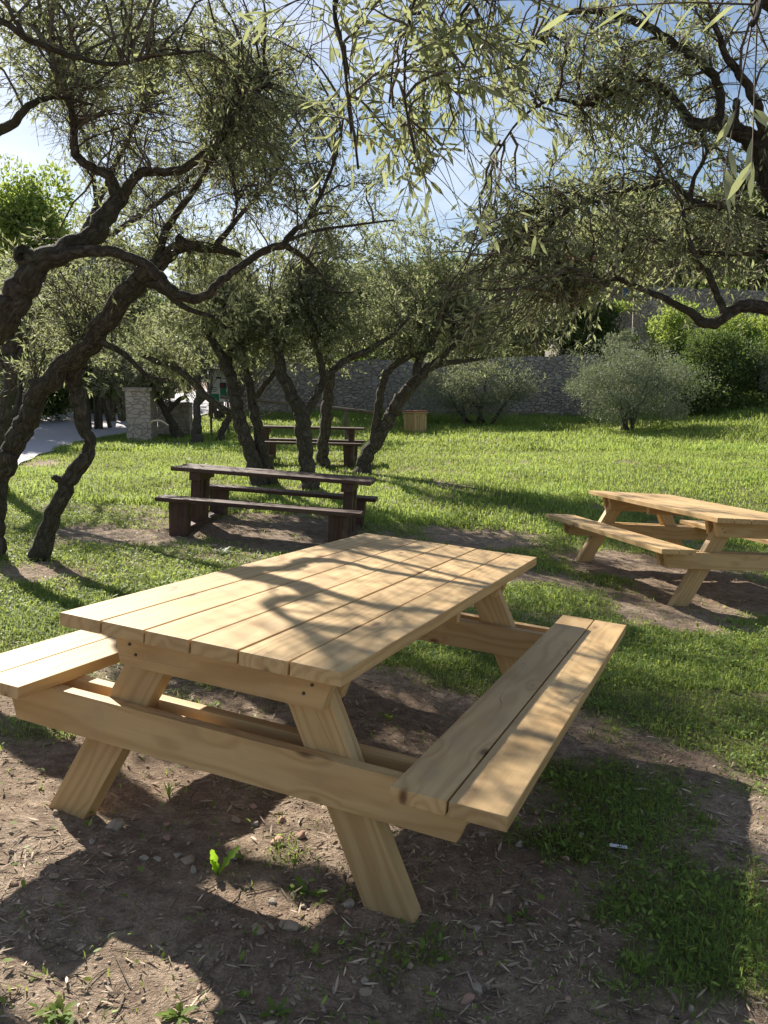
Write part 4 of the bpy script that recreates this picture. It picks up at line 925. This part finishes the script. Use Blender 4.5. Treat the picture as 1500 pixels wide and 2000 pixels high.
gb.add(*[blades(220000, 19, 34, .10, .022, 2, 4, tall=tl)[i] for i in (0, 1, 2, 3)])
tag(gb.build('grass', GRASS, None, 'rnd'), 'short green meadow grass growing in patches', 'grass', None, 'stuff')
# broad-leaved ground cover (clover-like)
def cover(n, y0, y1, sz, seed):
    r = np.random.default_rng(seed); y = r.uniform(y0, y1, n); x = r.uniform(-.70, .80, n)*(y+.6)
    m = turf(x, y)+.12*(fbm(x*3, y*3, 14, 2)-.5); k = r.uniform(0, 1, n) < np.clip((m-.40)/.3, .03, 1); x = x[k]; y = y[k]; n = len(x)
    az = r.uniform(0, 6.28, n); el = r.uniform(-.1, .8, n); D_ = np.stack([np.cos(az)*np.cos(el), np.sin(az)*np.cos(el), np.sin(el)], -1)
    P = np.stack([x, y, hz(x, y)+r.uniform(.004, .03, n)], -1); Ln = sz*r.uniform(.6, 1.4, n)
    V, Q, T, kk = leaves_geo(P, D_, np.array([0, 0, 1.])+r.normal(size=(n, 3))*.35, Ln, Ln*r.uniform(.3, .6, n), True)
    return V, Q, T, np.repeat(np.clip(r.normal(.5, .25, n), 0, 1), kk)
gc = Bag(); gc.add(*cover(60000, 1.1, 5.5, .022, 5)); gc.add(*cover(72000, 5, 11, .03, 6))
tag(gc.build('ground_cover', GRASS, None, 'rnd'), 'small broad-leaved weeds mixed into the turf', 'ground cover', None, 'stuff')
# dry leaf and twig litter
r = np.random.default_rng(8); n = 80000; y = 1.0+r.uniform(0, 1, n)**1.5*8; x = r.uniform(-.66, .72, n)*(y+.6)
k = r.uniform(size=n) < np.clip((fbm(x*1.7, y*1.7, 17)-.5)*4+.55, .10, 1)*np.where(turf(x, y) > .65, .35, 1); x = x[k]; y = y[k]; n = len(x)
az = r.uniform(0, 6.28, n); el = r.normal(size=n)*.18; D_ = np.stack([np.cos(az)*np.cos(el), np.sin(az)*np.cos(el), np.sin(el)], -1)
P = np.stack([x, y, hz(x, y)+r.uniform(.001, .010, n)], -1); Ln = .010+.045*r.uniform(0, 1, n)**2; 
V, Q, T, kk = leaves_geo(P, D_, np.array([0, 0, 1.])+r.normal(size=(n, 3))*.4, Ln, Ln*r.uniform(.06, .22, n), True)
lb = Bag(); lb.add(V, Q, T, np.repeat(np.clip(r.normal(.45, .3, n), 0, 1), kk)); tag(lb.build('leaf_litter', LITTER, None, 'rnd'), 'dry fallen olive leaves scattered over the soil', 'leaf litter', None, 'stuff')
tb = Bag(); r = np.random.default_rng(18)
for i in range(900):
    y = 1.1+r.uniform()**1.3*5; x = r.uniform(-.5, .5)*(y+.5); a_ = r.uniform(0, 6.28); l_ = r.uniform(.02, .13)
    t = np.linspace(-.5, .5, 5); bx = x+np.cos(a_)*t*l_+np.sin(a_)*(t*t)*l_*r.normal()*.5; by = y+np.sin(a_)*t*l_-np.cos(a_)*(t*t)*l_*r.normal()*.4
    C = np.stack([bx, by, hz(bx, by)+.004], -1); V, Q, T, G = tube(C, np.linspace(.0022, .001, 5)*r.uniform(.7, 1.4), 4, 0, 1, False); tb.add(V, Q, T, G)
tag(tb.build('twig_litter', GREYW, None, 'g'), 'thin dead twigs scattered over the soil', 'twigs', None, 'stuff')
# stones
def pebble_geo(sub=2, seed=0, flatn=.65):
    bm = bmesh.new(); bmesh.ops.create_icosphere(bm, subdivisions=sub, radius=1); V = np.array([v.co[:] for v in bm.verts]); F = np.array([[v.index for v in f.verts] for f in bm.faces]); bm.free()
    r = np.random.default_rng(seed)
    for _ in range(11):
        nrm = r.normal(size=3); nrm /= np.linalg.norm(nrm); dd = r.uniform(.42, .8); d = V@nrm; V = V-np.clip(d-dd, 0, 1)[:, None]*nrm*.97
    V = V*(1+r.normal(size=(len(V), 1))*.03)*np.array([1, r.uniform(.65, .95), flatn]); return V, F
pg = [pebble_geo(1, i, .6) for i in range(6)]
gv = Bag(); r = np.random.default_rng(9)
for i in range(17000):
    y = 1.0+r.uniform()**1.6*6; x = r.uniform(-.5, .5)*(y+.5)
    if r.uniform() > float(fbm(x*1.3, y*1.3, 33, 2))*1.7-.3 or (turf(x, y) > .7 and r.uniform() < .8): continue
    s = .003+.008*r.uniform()**3; V, F = pg[i % 6]; a_ = r.uniform(0, 6.28); c, s_ = math.cos(a_), math.sin(a_)
    P = np.stack([V[:, 0]*c-V[:, 1]*s_, V[:, 0]*s_+V[:, 1]*c, V[:, 2]], -1)*s+np.array([x, y, float(hz(x, y))+s*.2]); gv.add(P, None, F, P*0)
tag(gv.build('gravel', PEB, None, 'g', False), 'fine gravel scattered over the bare soil', 'gravel', None, 'stuff')
def stone(px, py, wpx, mat, label, group=None, seed=None, h=.65):
    p = GP(px, py); D = p[1]; s = wpx*D/FPX/2; V, F = pebble_geo(3, px if seed is None else seed, h)
    V = V*s; z = float(hz(p[0], p[1]))
    o = npmesh('stone', V, [F], mat, attrs={'g': V}, smooth=False); o.location = (p[0], p[1], z+s*.22); o.rotation_euler = (0, 0, px*.7)
    return tag(o, label, 'stone', group)
GS = 'stones lying on the bare soil'
for a in ((542, 1648, 34, PEBP, 'flat pink stone in the sunlit patch between the table legs'), (588, 1636, 30, PEBP, 'pale beige stone right of the flat pink one'),
          (222, 1618, 48, PEBG, 'pale rounded stone behind the foot of the left front leg'), (368, 1688, 34, PEB, 'rounded stone just left of the bright green seedling'), (378, 1702, 28, PEBG, 'lighter stone touching the one left of the seedling'),
          (452, 1672, 38, PEB, 'squarish brown stone right of the bright green seedling'), (460, 1603, 32, PEB, 'brown stone in shade below the crossbeam'), (550, 1600, 20, PEBP, 'small upright beige stone below the crossbeam middle'),
          (104, 1718, 26, PEB, 'brown stone at the edge of shade on the left'), (680, 1770, 34, PEBG, 'grey stone left of the right front leg foot'), (502, 1820, 38, PEB, 'dark flat stone at the lower tip of the sunlit patch'),
          (565, 1815, 50, PEB, 'broad low stone at the lower right of the sunlit patch'), (912, 1962, 40, PEBP, 'rounded pinkish stone near the bottom edge'), (932, 1940, 32, PEBG, 'pale stone behind the rounded pinkish one'),
          (1128, 1812, 26, PEBP, 'reddish stone on shaded soil right of the right leg'), (1147, 1796, 22, PEB, 'small stone touching the reddish one'), (1136, 1635, 20, PEBG, 'pale stone under the end of the right bench'),
          (710, 1930, 26, PEBG, 'pale pitted stone near the bottom centre'), (714, 1948, 30, PEB, 'brown stone in front of the pale pitted one'), (930, 1823, 24, PEBG, 'pale stone right of the right front leg foot'),
          (1348, 1980, 22, PEBG, 'small pale stone at the bottom right'), (1014, 1655, 22, PEBG, 'grey stone in the weeds beneath the right bench end')):
    stone(*a[:4], a[4], GS)
r = np.random.default_rng(12)
for i in range(70):
    py = r.uniform(1560, 1990); px = r.uniform(20, 1200); 
    stone(px, py, r.uniform(9, 24), (PEB, PEBP, PEBG)[i % 3], 'very small stone lying on the soil in front of and under the near table', 'very small stones on the soil', seed=i+70)
# ------------------------------------------------------------------ small plants
def plant(px, py, nleaf, ln, wr, label, mat, up=.5, seed=0, name='weed', lobes=True):
    p = GP(px, py); r = np.random.default_rng(seed); z = float(hz(p[0], p[1]))
    root = empty(name, (p[0], p[1], z)); tag(root, label, 'plant')
    b = Bag()
    for i in range(nleaf):
        a_ = r.uniform(0, 6.28); e = r.uniform(up*.4, up*1.3); l_ = ln*r.uniform(.6, 1.2); d0 = np.array([math.cos(a_)*math.cos(e), math.sin(a_)*math.cos(e), math.sin(e)])
        n = 9; t = np.linspace(0, 1, n); C = d0*l_*t[:, None]+np.array([0, 0, -1])*(t*t)[:, None]*l_*.3*r.uniform(.3, 1)
        s = np.cross(d0, [0, 0, 1]); s /= np.linalg.norm(s); w_ = wr*l_*np.sin(np.pi*np.clip(t*.92+.05, 0, 1))**.8*(.75+.35*np.sin(t*22+i)*lobes)
        A = C+s*w_[:, None]*.5+np.array([0, 0, 1])*w_[:, None]*.12; B = C-s*w_[:, None]*.5+np.array([0, 0, 1])*w_[:, None]*.12
        V = np.concatenate([A, C, B]); k = np.arange(n-1)[:, None]; Q = np.concatenate([k+np.array([[0, 1, n+1, n]]), k+np.array([[n, n+1, 2*n+1, 2*n]])])
        b.add(V, Q, None, np.full(len(V), r.uniform(.2, .9)))
    b.build('leaves', mat, root, 'rnd', True)
    b = Bag(); C = np.array([[0, 0, -.01], [0, 0, .004], [0, 0, .012]]); V, Q, T, G = tube(C, [.003, .003, .002], 6, 0, 1); b.add(V, Q, T, G); b.build('stem', TWIG, root, 'bk')
    return root
plant(425, 1715, 3, .115, .36, 'single upright lime green seedling lit by the sun in front of the table', SEED, 1.5, 3, 'seedling')
plant(600, 1745, 9, .062, .42, 'dark lobed weed right of the bright seedling', GRASS, .5, 4)
plant(120, 1980, 14, .06, .5, 'pale green leafy weed in the sun at the lower left corner', BRLEAF, .6, 5)
plant(350, 1990, 12, .055, .45, 'pale green weed near the bottom edge left of centre', BRLEAF, .7, 6)
plant(1025, 1798, 8, .04, .45, 'small green weed in shade right of the right leg', GRASS, .7, 7)
plant(480, 1965, 8, .035, .3, 'dark grassy weed near the bottom edge', GRASS, .9, 8)
plant(330, 1555, 16, .06, .12, 'yellowish grass tuft between the left leg and the crossbeam', BRLEAF, 1.1, 9, 'grass_tuft', False)
plant(430, 1085, 10, .14, .35, 'spreading grey-green weed beside the dark table post', SILV, .6, 10)
plant(540, 1990, 8, .05, .4, 'shaded weed at the bottom edge below the table', GRASS, .8, 11)
plant(760, 1410, 7, .07, .3, 'little green weed on dark soil under the tabletop', GRASS, .8, 12)
plant(1440, 1440, 9, .08, .4, 'broad-leaved weed on the sunlit turf by the right edge', GRASS, .4, 13)
# litter scrap
p = GP(1208, 1666); root = empty('wrapper', (p[0], p[1], float(hz(p[0], p[1]))+.012)); root.rotation_euler = (.15, .1, -.25)
tag(root, 'small white striped wrapper scrap lying in the grass', 'litter')
m = MB(); V, F, G = board_geo(.060, .016, .0015, .0004); V[:, 2] += .003*np.sin(V[:, 0]*70); m.add(V, F, G); pw = m.build('film', FOIL, root)
m = MB()
for i in range(5): m.board((.002+.006*i, 0, .0022), .0145, .0022, .0008, 'y', 0)
m.build('stripes', INK, pw)
print('faces', sum(len(o.data.polygons) for o in bpy.data.objects if o.type == 'MESH'))
